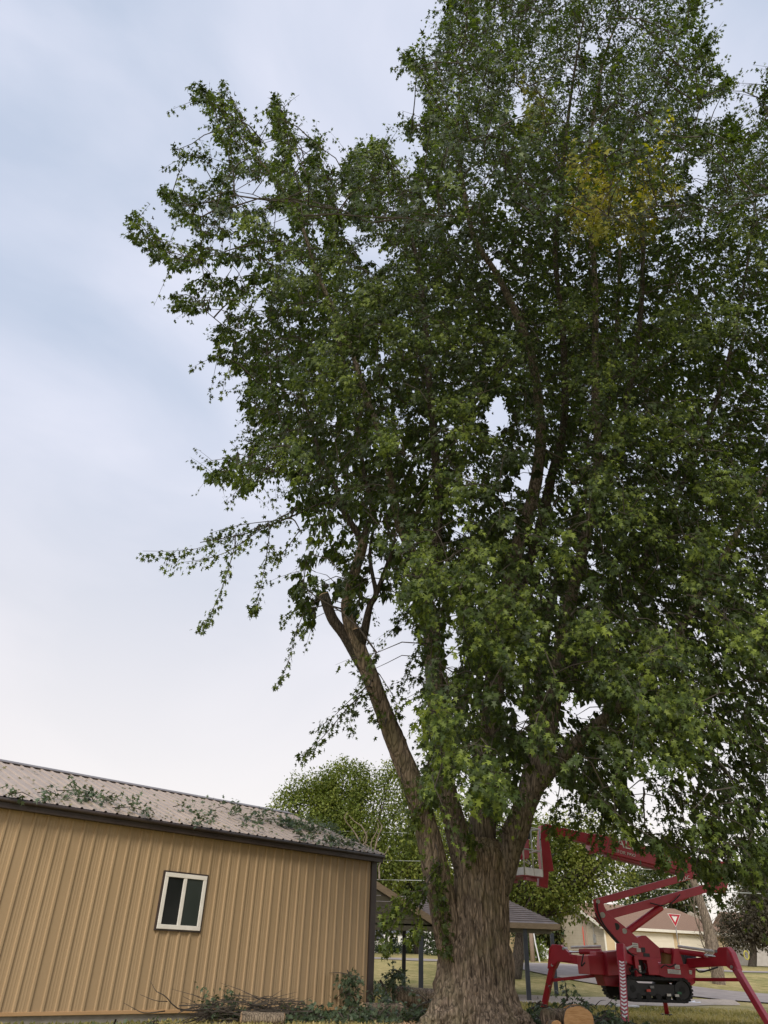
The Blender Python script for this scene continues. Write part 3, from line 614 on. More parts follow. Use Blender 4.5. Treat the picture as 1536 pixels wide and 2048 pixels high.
for i in order:
    p = sp[i]
    dd = ((buf[:nb] - p) ** 2).sum(1) + np.where(buf[:nb, 2] > p[2] + .6, 1.5, 0); j = int(dd.argmin()); q = buf[j]
    dist = np.linalg.norm(p - q)
    out_ = np.array([p[0] - axis[0], p[1] - axis[1], 0]); out_ = unit(out_)
    hgt = (p[2] - 3) / 22
    if dist > .15:
        n = 3 if dist < 1.2 else 5
        ts = np.linspace(0, 1, n)[:, None]; path = q + (p - q) * ts + np.array([0, 0, 1.]) * (np.sin(ts * np.pi) * dist * .10) + rng.normal(size=(n, 3)) * .03 * (ts * (1 - ts) * 4)
        r0 = .007 + .006 * min(dist, 3)
        tw.tube(path, [r0 * (1 - .55 * t) for t in ts[:, 0]], 5, caps=False)
        for t_ in path[1:]:
            if nb < len(buf): buf[nb] = t_; nb += 1
    dirv = unit(out_ * .75 + np.array([0, 0, -.45 + 1.35 * hgt]) + rng.normal(size=3) * .38)
    ln = rng.uniform(.55, 1.05); m_ = 5; ts = np.linspace(0, 1, m_)[:, None]
    for tr_ in range(3):
        path = p + dirv * (ts - .25) * ln + np.array([0, 0, -1.]) * ts ** 2 * ln * (.42 - .35 * hgt)
        pq = proj(path)
        if inpoly(pq, SIL).all() and not inhole(pq).any(): break
        ln *= .55
    edge = tr_ > 0
    if rng.uniform() < .5: tw.tube(path, [.006 * (1 - .6 * t) for t in ts[:, 0]], 3, caps=False)
    tint = .32 + .40 * (fbm(p[None] * .9, 77, 2)[0] - .5) * 2 + rng.normal() * .17
    far_ = p[1] > 13.2 and rng.uniform() < .85
    near_ = np.linalg.norm(p - np.array(EYE)) < 14.5
    for bu, bv, bru, brv in LIT_SPRAYS:
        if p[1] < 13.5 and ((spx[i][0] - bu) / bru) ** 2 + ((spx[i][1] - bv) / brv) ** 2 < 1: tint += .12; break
    nl_ = int(rng.integers(16, 26)) if far_ else int(rng.integers(28, 44))
    if edge: nl_ = int(nl_ * .85)
    yv = yel_at(spx[i]); yv = yv if (yv < .1 or rng.uniform() < .7) else .06
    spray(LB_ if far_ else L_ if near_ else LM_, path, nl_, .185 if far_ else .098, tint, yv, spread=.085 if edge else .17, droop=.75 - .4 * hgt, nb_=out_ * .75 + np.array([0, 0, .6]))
# near-face crown clumps, sunlight painted in as lighter leaf tint
def front_depth(u, v):
    d = np.array(ray(u, v)); best = None
    for Y in np.arange(5.5, 16, .1):
        q = np.array(EYE) + d * (Y / d[1])
        if (((q - CEN) / RAD) ** 2).sum() < .93: best = Y; break
    return best
for bu, bv, bru, brv in LIT_SPRAYS + [(1200, 395, 42, 38), (1285, 338, 34, 28), (1312, 385, 30, 24), (1185, 445, 40, 40), (800, 560, 50, 45), (1130, 620, 60, 45), (1450, 960, 60, 60), (1260, 1020, 45, 50), (690, 680, 60, 45), (1010, 700, 50, 45), (1480, 1250, 60, 60), (900, 980, 45, 50), (560, 560, 45, 35), (500, 430, 35, 30), (900, 260, 45, 55), (1000, 100, 45, 50), (1260, 130, 50, 55), (1330, 250, 40, 45), (1040, 1290, 45, 55), (1180, 1250, 45, 45), (1220, 1330, 40, 45), (870, 1420, 40, 50), (1100, 1080, 40, 45), (770, 860, 50, 45), (600, 900, 45, 35), (1490, 480, 55, 60)]:
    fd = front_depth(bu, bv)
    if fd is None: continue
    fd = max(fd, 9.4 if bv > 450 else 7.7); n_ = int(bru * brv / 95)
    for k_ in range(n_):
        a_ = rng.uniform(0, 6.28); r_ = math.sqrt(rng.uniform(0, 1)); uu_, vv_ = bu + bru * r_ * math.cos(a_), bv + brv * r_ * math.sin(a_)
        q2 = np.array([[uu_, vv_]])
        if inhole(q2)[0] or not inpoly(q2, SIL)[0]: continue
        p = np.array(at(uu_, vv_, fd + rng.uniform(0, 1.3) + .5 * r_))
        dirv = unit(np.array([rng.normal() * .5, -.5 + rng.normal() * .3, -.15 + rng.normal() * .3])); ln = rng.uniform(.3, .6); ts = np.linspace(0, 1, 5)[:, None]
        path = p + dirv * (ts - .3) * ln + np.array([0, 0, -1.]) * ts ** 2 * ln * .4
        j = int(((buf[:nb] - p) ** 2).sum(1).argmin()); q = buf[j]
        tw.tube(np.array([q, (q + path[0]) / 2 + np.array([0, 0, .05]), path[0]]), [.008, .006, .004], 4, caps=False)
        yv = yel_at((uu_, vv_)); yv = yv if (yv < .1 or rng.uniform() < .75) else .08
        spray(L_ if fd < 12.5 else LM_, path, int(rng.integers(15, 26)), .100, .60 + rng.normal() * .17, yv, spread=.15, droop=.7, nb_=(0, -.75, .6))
# hand-placed sprays that make the outline
OUT = [
 ([(600, 1015), (540, 1045), (460, 1075), (380, 1100), (285, 1102)], 13.4, 150, .16), ([(560, 1040), (480, 1050), (420, 1066)], 13.6, 70, .15), ([(520, 1060), (440, 1110), (330, 1130)], 13.3, 90, .15), ([(470, 1090), (450, 1160), (420, 1230), (400, 1255)], 13.3, 80, .12),
 ([(540, 1060), (530, 1130), (515, 1200), (500, 1215)], 13.5, 75, .13), ([(600, 1060), (560, 1110), (545, 1090)], 13.6, 60, .14), ([(610, 1220), (590, 1270), (575, 1330), (553, 1368)], 14.2, 55, .10), ([(640, 1200), (600, 1215), (565, 1235)], 14.3, 45, .13),
 ([(740, 1370), (700, 1400), (660, 1440), (640, 1450)], 14.6, 70, .16), ([(700, 1410), (640, 1480), (600, 1510)], 14.6, 50, .13), ([(720, 1385), (700, 1440), (705, 1460)], 14.6, 35, .12), ([(770, 1450), (745, 1410), (720, 1330)], 14.9, 80, .16), ([(760, 1350), (790, 1400), (800, 1440)], 15., 50, .14), ([(845, 1280), (820, 1330), (800, 1380)], 14.6, 55, .12), ([(850, 1300), (830, 1240), (800, 1220)], 14.6, 55, .14),
 ([(500, 960), (450, 945), (418, 950)], 13.4, 60, .12), ([(560, 900), (500, 930), (480, 985)], 13.5, 70, .13), ([(400, 520), (330, 500), (285, 470), (255, 465)], 12.1, 70, .11), ([(340, 510), (300, 450), (268, 420)], 12.1, 55, .09), ([(420, 470), (370, 440), (330, 390)], 11.8, 60, .10), ([(460, 360), (400, 315), (345, 297)], 11.2, 60, .10), ([(480, 250), (430, 210), (388, 172)], 10.4, 60, .09), ([(490, 240), (465, 200), (443, 158)], 10.4, 50, .08),
 ([(560, 290), (556, 240), (555, 183)], 10.6, 55, .07), ([(600, 330), (580, 270), (575, 225)], 10.7, 45, .08), ([(640, 340), (640, 300), (640, 272)], 11., 45, .09), ([(450, 420), (400, 370), (360, 345)], 11.6, 60, .09), ([(420, 600), (370, 605), (335, 613)], 12.5, 60, .10), ([(490, 660), (450, 670), (432, 712)], 12.9, 60, .12), ([(760, 350), (750, 300), (748, 272)], 10.9, 50, .09), ([(790, 350), (780, 310), (775, 270)], 10.9, 45, .09), ([(720, 380), (700, 340), (690, 325)], 11., 50, .1),
 ([(880, 180), (840, 140), (800, 100)], 9.9, 70, .09), ([(900, 100), (895, 50), (905, 10)], 9.4, 60, .1), ([(870, 290), (840, 265), (808, 240)], 10.5, 60, .1), ([(950, 110), (945, 50), (940, -10)], 9.2, 60, .1), ([(975, 60), (978, 20), (980, -20)], 9.0, 50, .08), ([(1005, 70), (1008, 20), (1012, -20)], 9.0, 50, .07), ([(1040, 60), (1050, 20), (1060, -20)], 9.0, 45, .08), ([(1380, 120), (1410, 110), (1425, 105)], 9.9, 50, .1), ([(1380, 200), (1430, 180), (1468, 160)], 10.3, 70, .1), ([(1420, 300), (1450, 260), (1465, 225)], 10.8, 50, .09), ([(1460, 320), (1490, 290), (1500, 270)], 10.9, 45, .09), ([(1540, 280), (1528, 220), (1522, 170)], 10.6, 50, .08), ([(1380, 60), (1390, 20), (1395, -20)], 9.3, 50, .1),
 ([(1390, 1745), (1420, 1775), (1442, 1800)], 13.4, 45, .11), ([(1350, 1690), (1390, 1720), (1430, 1745)], 13.4, 70, .16), ([(1440, 1700), (1490, 1740), (1530, 1770)], 13.2, 70, .16), ([(1230, 1640), (1260, 1670), (1275, 1690)], 14., 45, .13), ([(1290, 1650), (1320, 1700), (1325, 1730)], 13.7, 60, .13), ([(1180, 1590), (1160, 1640), (1130, 1665)], 14.3, 70, .18), ([(1120, 1570), (1110, 1630), (1100, 1660)], 14.6, 70, .16),
 ([(430, 500), (360, 490), (300, 478)], 12.0, 60, .12), ([(470, 600), (410, 595), (350, 605)], 12.5, 60, .12), ([(1240, 1560), (1270, 1620), (1290, 1680)], 13.8, 75, .2), ([(1330, 1600), (1350, 1660), (1360, 1715)], 13.6, 80, .2), ([(1420, 1620), (1430, 1690), (1440, 1740)], 13.4, 80, .2), ([(1200, 1560), (1210, 1620), (1190, 1670)], 14.2, 80, .2), ([(1480, 1620), (1500, 1690), (1510, 1750)], 13.3, 80, .2), ([(1150, 1500), (1150, 1560), (1140, 1620)], 14.6, 75, .2), ([(1380, 1560), (1395, 1630), (1400, 1690)], 13.5, 75, .2), ([(1290, 1590), (1240, 1640), (1225, 1690)], 14.0, 60, .16),
 # shoots on the trunk and stems
 ([(880, 1730), (850, 1760), (830, 1790), (790, 1830)], 15.2, 90, .15), ([(870, 1760), (820, 1800), (780, 1860), (775, 1890)], 15.1, 120, .16), ([(850, 1780), (800, 1790), (765, 1830)], 15.1, 80, .16), ([(840, 1800), (835, 1850), (820, 1880)], 15.2, 60, .13), ([(875, 1700), (880, 1760), (885, 1830)], 15.4, 120, .18), ([(890, 1820), (890, 1870), (895, 1900)], 15.4, 50, .14),
 ([(960, 1560), (985, 1570), (1000, 1590)], 15.1, 70, .17), ([(940, 1500), (960, 1540), (980, 1580)], 15.1, 80, .18), ([(850, 1600), (820, 1640), (815, 1680)], 15.2, 60, .15), ([(930, 1640), (945, 1680), (940, 1720)], 15.3, 60, .14), ([(985, 1650), (1000, 1620), (1020, 1610)], 15.4, 50, .15), ([(720, 1180), (690, 1120), (670, 1100)], 14.4, 60, .16), ([(700, 1200), (700, 1150), (690, 1090)], 14.3, 70, .16), ([(800, 1540), (815, 1600), (835, 1640)], 15.2, 60, .16), ([(880, 1440), (900, 1500), (920, 1560)], 15.0, 90, .18),
]
for pts, Y, nl, sprd in OUT:
    P = [at(u, v, Y + rng.uniform(-.1, .1)) for u, v in pts]; path = spline([list(p) for p in P], 8)
    p = path[0]; j = int(((limbnodes - p) ** 2).sum(1).argmin()); q = buf[int(((buf[:nb] - p) ** 2).sum(1).argmin())] if len(pts) < 4 else limbnodes[j]
    md = (q + p) / 2 + np.array([0, 0, .12])
    tw.tube(spline([q, md, p], 6), [.022, .020, .018, .016, .014, .012], 5, caps=False)
    tw.tube(path, np.linspace(.012, .003, 8).tolist(), 4, caps=False)
    mx = proj(np.array(path)); spray(L_, path, int(nl * 1.45), .108, .5 + rng.normal() * .1, min(.3, max(.05, yel_at(mx[4]))), spread=sprd * 1.35, droop=.6)
# fine shoots feathering the outline
allsp = sp; apx = spx
seg = np.vstack([SIL, SIL[:1]]); ctr = np.array([1050., 800.])
for e in range(len(SIL)):
    A, B = seg[e], seg[e + 1]; ln_ = np.linalg.norm(B - A)
    for t in np.arange(rng.uniform(.1, .9) * 22, ln_, 22.):
        q2 = A + (B - A) * t / ln_
        if not (-60 < q2[0] < 1600 and -60 < q2[1] < 1800) or (q2[1] > 1640 and q2[0] < 1420) or (q2[0] < 560 and q2[1] < 650 and rng.uniform() < .6): continue
        dd = ((apx - q2) ** 2).sum(1); j = int(dd.argmin())
        if dd[j] > 60 ** 2: continue
        p = allsp[j]; nrm2 = np.array([-(B - A)[1], (B - A)[0]]) / (ln_ + 1e-6)
        if not inpoly((q2 - nrm2 * 6)[None], SIL)[0]: nrm2 = -nrm2
        d3 = np.array(RIGHT) * nrm2[0] - np.array(UP) * nrm2[1]; upb = .55 if q2[1] < 700 else (-.1 if q2[1] < 1000 else -.7)
        d3 = unit(d3 * .9 + np.array([0, 0, upb]) + rng.normal(size=3) * .35); ls = rng.uniform(.35, .95)
        path = p + d3 * np.linspace(0, 1, 6)[:, None] * ls + np.array([0, 0, -.12]) * np.linspace(0, 1, 6)[:, None] ** 2
        tw.tube(path, np.linspace(.007, .002, 6).tolist(), 3, caps=False)
        spray(L_, path, int(10 + 12 * ls), .092, .48 + rng.normal() * .12, .05, spread=.11, droop=.5)
tag(tw.build('twigs', 'twig', tree), None, None, kind='stuff')
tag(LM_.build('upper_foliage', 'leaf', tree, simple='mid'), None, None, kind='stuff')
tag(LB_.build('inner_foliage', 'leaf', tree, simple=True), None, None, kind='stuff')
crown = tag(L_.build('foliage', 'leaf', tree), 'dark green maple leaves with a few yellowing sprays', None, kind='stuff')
print('FOL', [sum(len(x) for x in q.p) for q in (L_, LM_, LB_)], len(sp))

# ================================================================== SPIDER LIFT
LR = R(8); LAX = Vector((math.cos(LR), math.sin(LR), 0)); LFAR = Vector((-math.sin(LR), math.cos(LR), 0))
LA = at(1300, 1960, 20.4); GZ = float(ghz(6.5, 20.4))
def LP(u, v, off=0.):
    d = ray(u, v); t = ((LA - EYE).dot(LFAR) + off) / d.dot(LFAR); return EYE + d * t
lift = root('spider_lift', Vector((LA.x, LA.y, GZ)), 'red tracked spider lift with folded boom standing on four splayed stabiliser legs', 'lift')
def lprism(pts, off, thick, name, mat, parent=None, bevel=.012):
    return MB().prism([LP(u, v, off) for u, v in pts], LFAR * thick).build(name, mat, parent or lift, bevel=bevel)
def lbar(p, q, o1, o2, wd, ht, name, mat, parent=None, bevel=.01):
    return MB().bar(LP(*p, o1), LP(*q, o2), wd, ht, side=LFAR).build(name, mat, parent or lift, bevel=bevel)
def ltube(p, q, o1, o2, r, name, mat, parent=None, n=14):
    return MB().tube([LP(*p, o1), LP(*q, o2)], r, n).build(name, mat, parent or lift, smooth=False)
# --- tracks
for off in (0., 1.0):
    c0, c1 = LP(1267, 1977.5, 0) + LFAR * off, LP(1366, 1980.5, 0) + LFAR * off
    ax = (c1 - c0).normalized(); up = LFAR.cross(ax) * -1
    if up.z < 0: up = -up
    rad = .235; wd = .26; loop = []
    NL = 22; ns = 10
    for i in range(NL): loop.append((c0 + (c1 - c0) * i / NL - up * rad, -up))
    for i in range(ns): a = -math.pi / 2 + math.pi * i / ns; loop.append((c1 + ax * math.cos(a) * rad + up * math.sin(a) * rad, ax * math.cos(a) + up * math.sin(a)))
    for i in range(NL): loop.append((c1 + (c0 - c1) * i / NL + up * rad * .95, up))
    for i in range(ns): a = math.pi / 2 + math.pi * i / ns; loop.append((c0 + ax * math.cos(a) * rad + up * math.sin(a) * rad, ax * math.cos(a) + up * math.sin(a)))
    m = MB(); vs, fs = [], []; n = len(loop)
    for p, nn in loop: vs += [p, p + LFAR * wd, p + LFAR * wd - nn * .035, p - nn * .035]
    for i in range(n):
        j = (i + 1) % n
        for k in range(4): fs.append((i * 4 + k, i * 4 + (k + 1) % 4, j * 4 + (k + 1) % 4, j * 4 + k))
    m.add(vs, fs)
    for i in range(n):                                    # rubber lugs
        p, nn = loop[i]; tdir = (loop[(i + 1) % n][0] - p).normalized()
        m.bar(p + nn * .012 - LFAR * .004, p + nn * .012 + LFAR * (wd + .004), .045, .026, side=tdir)
    tr = m.build('track', 'rubber', lift)
    MB().prism([c0 + up * .10 - ax * .02, c0 - up * .13, c1 - up * .13, c1 + up * .10], LFAR * (wd - .10)).build('track_frame', 'blackm', tr).location = LFAR * .05
    for c, r_ in ((c0, .19), (c1, .19)):
        MB().tube([c + LFAR * .03, c + LFAR * (wd - .03)], r_, 20).build('sprocket', 'blackm', tr)
        MB().tube([c + LFAR * .018, c + LFAR * .04], .07, 12).build('hub', 'rubber', tr)
    for k in range(5):
        c = c0 + (c1 - c0) * (k + .5) / 5 - up * .15
        MB().tube([c + LFAR * .03, c + LFAR * (wd - .03)], .07, 14).build('roller', 'rubber', tr)
    if off == 0:
        for u, v, mt in ((1297, 1981, 'redpole'), (1359, 1986, 'cutleafp'), (1304, 1974, 'greyprint'), (1354, 1991, 'sticker'), (1338, 1990, 'sticker')):
            if mt == 'cutleafp': M[mt] = pm('green_decal', (.02, .10, .05), (.03, .13, .06), 9, .5)
            p = LP(u, v, .0); MB().box(p, (.10, .02, .05), Matrix.Rotation(LR, 3, 'Z')).build('decal', mt, tr)
# --- chassis
lprism([(1176, 1911), (1250, 1906), (1250, 1952), (1181, 1949)], .35, .75, 'chassis_front', 'red')
lprism([(1192, 1903), (1207, 1903), (1208, 1914), (1192, 1914)], .40, .4, 'front_box', 'red')
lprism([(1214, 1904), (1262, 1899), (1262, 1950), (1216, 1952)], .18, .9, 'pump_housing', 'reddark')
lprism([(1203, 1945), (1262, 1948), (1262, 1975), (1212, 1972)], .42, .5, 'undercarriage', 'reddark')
lprism([(1258, 1944), (1384, 1950), (1382, 1966), (1262, 1962)], .30, .7, 'undercarriage', 'blackm')
lprism([(1268, 1912), (1275, 1912), (1284, 1952), (1274, 1954)], .02, .10, 'upright', 'red', bevel=.006)
lprism([(1268, 1914), (1322, 1917), (1322, 1922), (1269, 1919)], .03, .9, 'deck_beam', 'red', bevel=.006)
lprism([(1293, 1919), (1316, 1921), (1320, 1951), (1298, 1950)], .03, .5, 'control_cabinet', 'red')
lprism([(1277, 1919), (1292, 1920), (1297, 1950), (1283, 1949)], .25, .5, 'hose_bay', 'blackm')
lprism([(1316, 1928), (1392, 1928), (1391, 1966), (1384, 1971), (1320, 1952)], .10, .85, 'rear_box', 'red')
lprism([(1255, 1932), (1270, 1932), (1272, 1952), (1256, 1952)], .22, .4, 'hose_bay', 'blackm')
lprism([(1326, 1895), (1349, 1896), (1347, 1910), (1328, 1905)], .2, .55, 'rear_cover', 'reddark')
m = MB(); m.tube([LP(1334, 1931, .45), LP(1334, 1905, .45)], .15, 18); m.build('hydraulic_tank', 'ochre', lift, smooth=False, bevel=.01)
m = MB(); m.tube([LP(1365, 1920, .25), LP(1390, 1922, .25)], .12, 18)
for k in range(7): m.tube([LP(1366 + 3.5 * k, 1920.2, .25) + LAX * -.008, LP(1366 + 3.5 * k, 1920.2, .25) + LAX * .008], .135, 18)
m.build('engine', 'blackm', lift)
lprism([(1348, 1897), (1358, 1897), (1368, 1931), (1346, 1930)], .08, .12, 'rear_bracket', 'red')
for pts, o_ in (([(1335, 1938), (1361, 1940), (1362, 1949), (1336, 1947)], .09), ([(1349, 1929), (1359, 1929.5), (1360, 1938), (1350, 1937)], .088), ([(1378, 1940), (1384, 1941), (1384, 1949), (1379, 1948)], .088), ([(1264, 1885), (1276, 1887), (1277, 1896), (1266, 1895)], -.03), ([(1273, 1896.5), (1281, 1897), (1282, 1904), (1274, 1904)], -.028), ([(1277, 1931), (1281, 1931), (1283, 1945), (1279, 1945)], .012)):
    st = lprism(pts, o_ - .006, .004, 'warning_label', 'sticker', bevel=0)
    (u0, v0), (u1, v1) = pts[0], pts[2]
    for q in range(2):
        f = .3 + .35 * q; lprism([(u0 + (u1 - u0) * .15, v0 + (v1 - v0) * f), (u0 + (u1 - u0) * .85, v0 + (v1 - v0) * f), (u0 + (u1 - u0) * .85, v0 + (v1 - v0) * (f + .12)), (u0 + (u1 - u0) * .15, v0 + (v1 - v0) * (f + .12))], o_ - .011, .004, 'print', 'greyprint', st, bevel=0)
# --- turret and lower arm
lprism([(1272, 1876), (1284, 1871), (1292, 1871), (1319, 1895), (1323, 1917), (1262, 1917), (1262, 1890)], .25, .5, 'turret', 'red')
lprism([(1282, 1895), (1290, 1895), (1291, 1905), (1284, 1905)], .24, .02, 'grille', 'blackm', bevel=0)
lprism([(1287, 1906), (1299, 1907), (1300, 1914), (1287, 1913)], .24, .02, 'grille', 'blackm', bevel=0)
ARM = [(1187, 1799), (1196, 1796), (1205, 1803), (1213, 1822), (1226, 1834), (1250, 1853), (1276, 1876), (1284, 1893), (1274, 1910), (1256, 1905), (1198, 1838), (1192, 1832)]
for o_ in (-.02, .36):
    pl = lprism(ARM, o_, .06, 'arm_plate', 'red')
    for u, v, r_ in ((1196, 1803, .05), (1205, 1830, .065), (1249, 1862, .06)):
        MB().tube([LP(u, v, o_ - .02), LP(u, v, o_ + .08)], r_, 14).build('pin', 'galv', pl)
    MB().tube([LP(1233, 1853, o_ - .012), LP(1233, 1853, o_ + .07)], .075, 18).build('lightening_hole', 'blackm', pl)
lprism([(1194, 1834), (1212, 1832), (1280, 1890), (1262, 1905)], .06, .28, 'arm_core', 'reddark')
lprism([(1246, 1897), (1268, 1889), (1270, 1892), (1249, 1903)], -.04, .1, 'hose_guard', 'alu')
# --- parallel arms, cylinder, elbow, boom
lbar((1197, 1803), (1440, 1735), .10, .10, .12, .155, 'parallel_arm', 'red')
lbar((1208, 1832), (1444, 1768), .10, .10, .16, .185, 'parallel_arm', 'red')
lbar((1197, 1803), (1440, 1735), .30, .30, .12, .155, 'parallel_arm', 'red')
lprism([(1330, 1799), (1378, 1785), (1379, 1796), (1345, 1808)], .05, .18, 'cylinder_bracket', 'red')
ltube((1252, 1865), (1322, 1814), .16, .16, .085, 'lift_cylinder', 'red')
ltube((1320, 1815), (1348, 1800), .16, .16, .045, 'cylinder_rod', 'steel')
lprism([(1424, 1745), (1440, 1722), (1458, 1724), (1462, 1745), (1452, 1788), (1425, 1784), (1412, 1776)], .0, .09, 'elbow', 'red')
lprism([(1424, 1745), (1440, 1722), (1458, 1724), (1462, 1745), (1452, 1788), (1425, 1784), (1412, 1776)], .38, .09, 'elbow', 'red')
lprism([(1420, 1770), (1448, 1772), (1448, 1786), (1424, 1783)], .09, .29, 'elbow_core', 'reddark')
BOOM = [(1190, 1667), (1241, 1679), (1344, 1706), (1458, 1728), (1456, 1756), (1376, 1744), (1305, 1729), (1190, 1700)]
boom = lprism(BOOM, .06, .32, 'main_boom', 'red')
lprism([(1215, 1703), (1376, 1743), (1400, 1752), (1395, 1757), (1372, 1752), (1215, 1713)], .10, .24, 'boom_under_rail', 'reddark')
lprism([(1090, 1647), (1195, 1671), (1195, 1692), (1090, 1664)], .11, .22, 'inner_boom', 'red')
lprism([(1184, 1668), (1198, 1670), (1199, 1704), (1190, 1706), (1182, 1700)], .02, .38, 'boom_collar', 'red')
lprism([(1193, 1668), (1199, 1670), (1199, 1678), (1193, 1677)], .0, .01, 'decal', 'sticker', bevel=0)
xd = LP(1272, 1706, .05) - LP(1236, 1697, .05)
text('CTOR PRO', .105, LP(1227, 1703.5, .052), xd, (0, 0, 1), 'signwhite', 'lettering', boom, sx=1.15)
text('ALU', .30, LP(1233, 1692, .052), xd, (0, 0, 1), 'signwhite', 'lettering', boom, sx=1.1)
xd = LP(1440, 1735, .03) - LP(1197, 1803, .03)
text('ALLAC    R.COM', .12, LP(1358, 1764, .032), xd, (0, 0, 1), 'signwhite', 'lettering', boom, sx=.95)
# jib and basket
lprism([(1083, 1650), (1100, 1652), (1100, 1690), (1108, 1742), (1086, 1742), (1080, 1690)], .10, .28, 'jib', 'red')
lprism([(1080, 1740), (1098, 1742), (1096, 1776), (1078, 1772)], .14, .2, 'jib_foot', 'red')
bk = LP(1048, 1748, .2)
bx = (LP(1085, 1748, .2) - bk); bx.z = 0; bl = .62
basket = MB()
Cn = [LP(1050, 1736, -.25), LP(1082, 1743, .05)]              # near right side (toe board seen obliquely)
bA = LP(1048, 1752, -.35); ex = Vector((.80, .60, 0)); ey = Vector((-.60, .80, 0)); BWx, BWy = .62, 1.15
bA = LP(1049.5, 1749, -.3)
def bp(x, y, z): return bA + ex * x - ex * 0 + Vector((-.86, -.0, 0)) * 0 + ey * y + Vector((0, 0, z))
BX, BY = .66, .95
# floor frame, toe boards
toe = MB()
toe.bar(bp(0, 0, .08), bp(BX, 0, .08), .03, .17); toe.bar(bp(0, 0, .08), bp(0, BY, .08), .03, .17); toe.bar(bp(BX, 0, .08), bp(BX, BY, .08), .03, .17); toe.bar(bp(0, BY, .08), bp(BX, BY, .08), .03, .17)
toe_o = toe.build('basket_toe_board', 'alu', lift)
m = MB(); m.prism([bp(0, 0, -.03), bp(BX, 0, -.03), bp(BX, BY, -.03), bp(0, BY, -.03)], (0, 0, .03)); m.bar(bp(.05, .05, -.07), bp(BX - .05, .2, -.07), .08, .08); m.bar(bp(.05, BY - .1, -.07), bp(BX - .05, BY - .1, -.07), .08, .08)
m.build('basket_floor', 'reddark', lift)
for x, y in ((0, 0), (BX, 0), (BX, BY), (0, BY), (BX / 2, 0)):
    MB().tube([bp(x, y, .0), bp(x, y, 1.1)], .019, 8).build('basket_rail', 'alu', lift, smooth=True)
for z in (.58, 1.1):
    MB().tube([bp(0, 0, z), bp(BX, 0, z), bp(BX, BY, z), bp(0, BY, z)], .019, 8, closed=True).build('basket_rail', 'alu', lift, smooth=True)
m = MB(); m.prism([bp(.18, .18, .42), bp(.30, .18, .38), bp(.42, .18, .42), bp(.46, .18, .86), bp(.16, .18, .86)], ey * .25); m.build('control_box', 'red', lift, bevel=.02)
m = MB(); m.prism([bp(.13, .15, .86), bp(.49, .15, .86), bp(.47, .15, 1.16), bp(.15, .15, 1.16)], ey * .32); m.build('control_cover', 'navy', lift, bevel=.04)
m = MB(); m.tube([bp(.30, .2, .40), bp(.40, .15, .30), bp(.30, .10, .26), bp(.1, .05, .30), bp(.0, .02, .36)], .012, 8); m.build('cable', 'alu', lift, smooth=True)
m = MB(); m.prism([bp(.22, .2, .02), bp(.52, .2, .02), bp(.50, .2, .2), bp(.24, .2, .2)], ey * .3); m.build('tool_box', 'red', lift, bevel=.02)
# --- hydraulic hoses
for pts, r_ in (([(1262, 1908), (1236, 1884), (1208, 1850), (1196, 1822), (1194, 1806)], .018), ([(1268, 1912), (1240, 1892), (1205, 1852), (1190, 1826)], .016), ([(1300, 1806), (1330, 1812), (1346, 1803), (1360, 1789)], .014), ([(1258, 1936), (1263, 1944), (1272, 1938), (1280, 1946), (1292, 1944)], .02), ([(1288, 1926), (1292, 1936), (1286, 1946)], .016), ([(1392, 1938), (1400, 1944), (1418, 1940), (1436, 1934)], .018), ([(1322, 1936), (1330, 1930), (1340, 1934), (1352, 1928)], .014), ([(1170, 1925), (1163, 1932), (1165, 1918), (1167, 1908)], .016)):
    MB().tube(spline([list(LP(u, v, -.06)) for u, v in pts], 16), r_, 7).build('hose', 'rubber', lift, smooth=True)
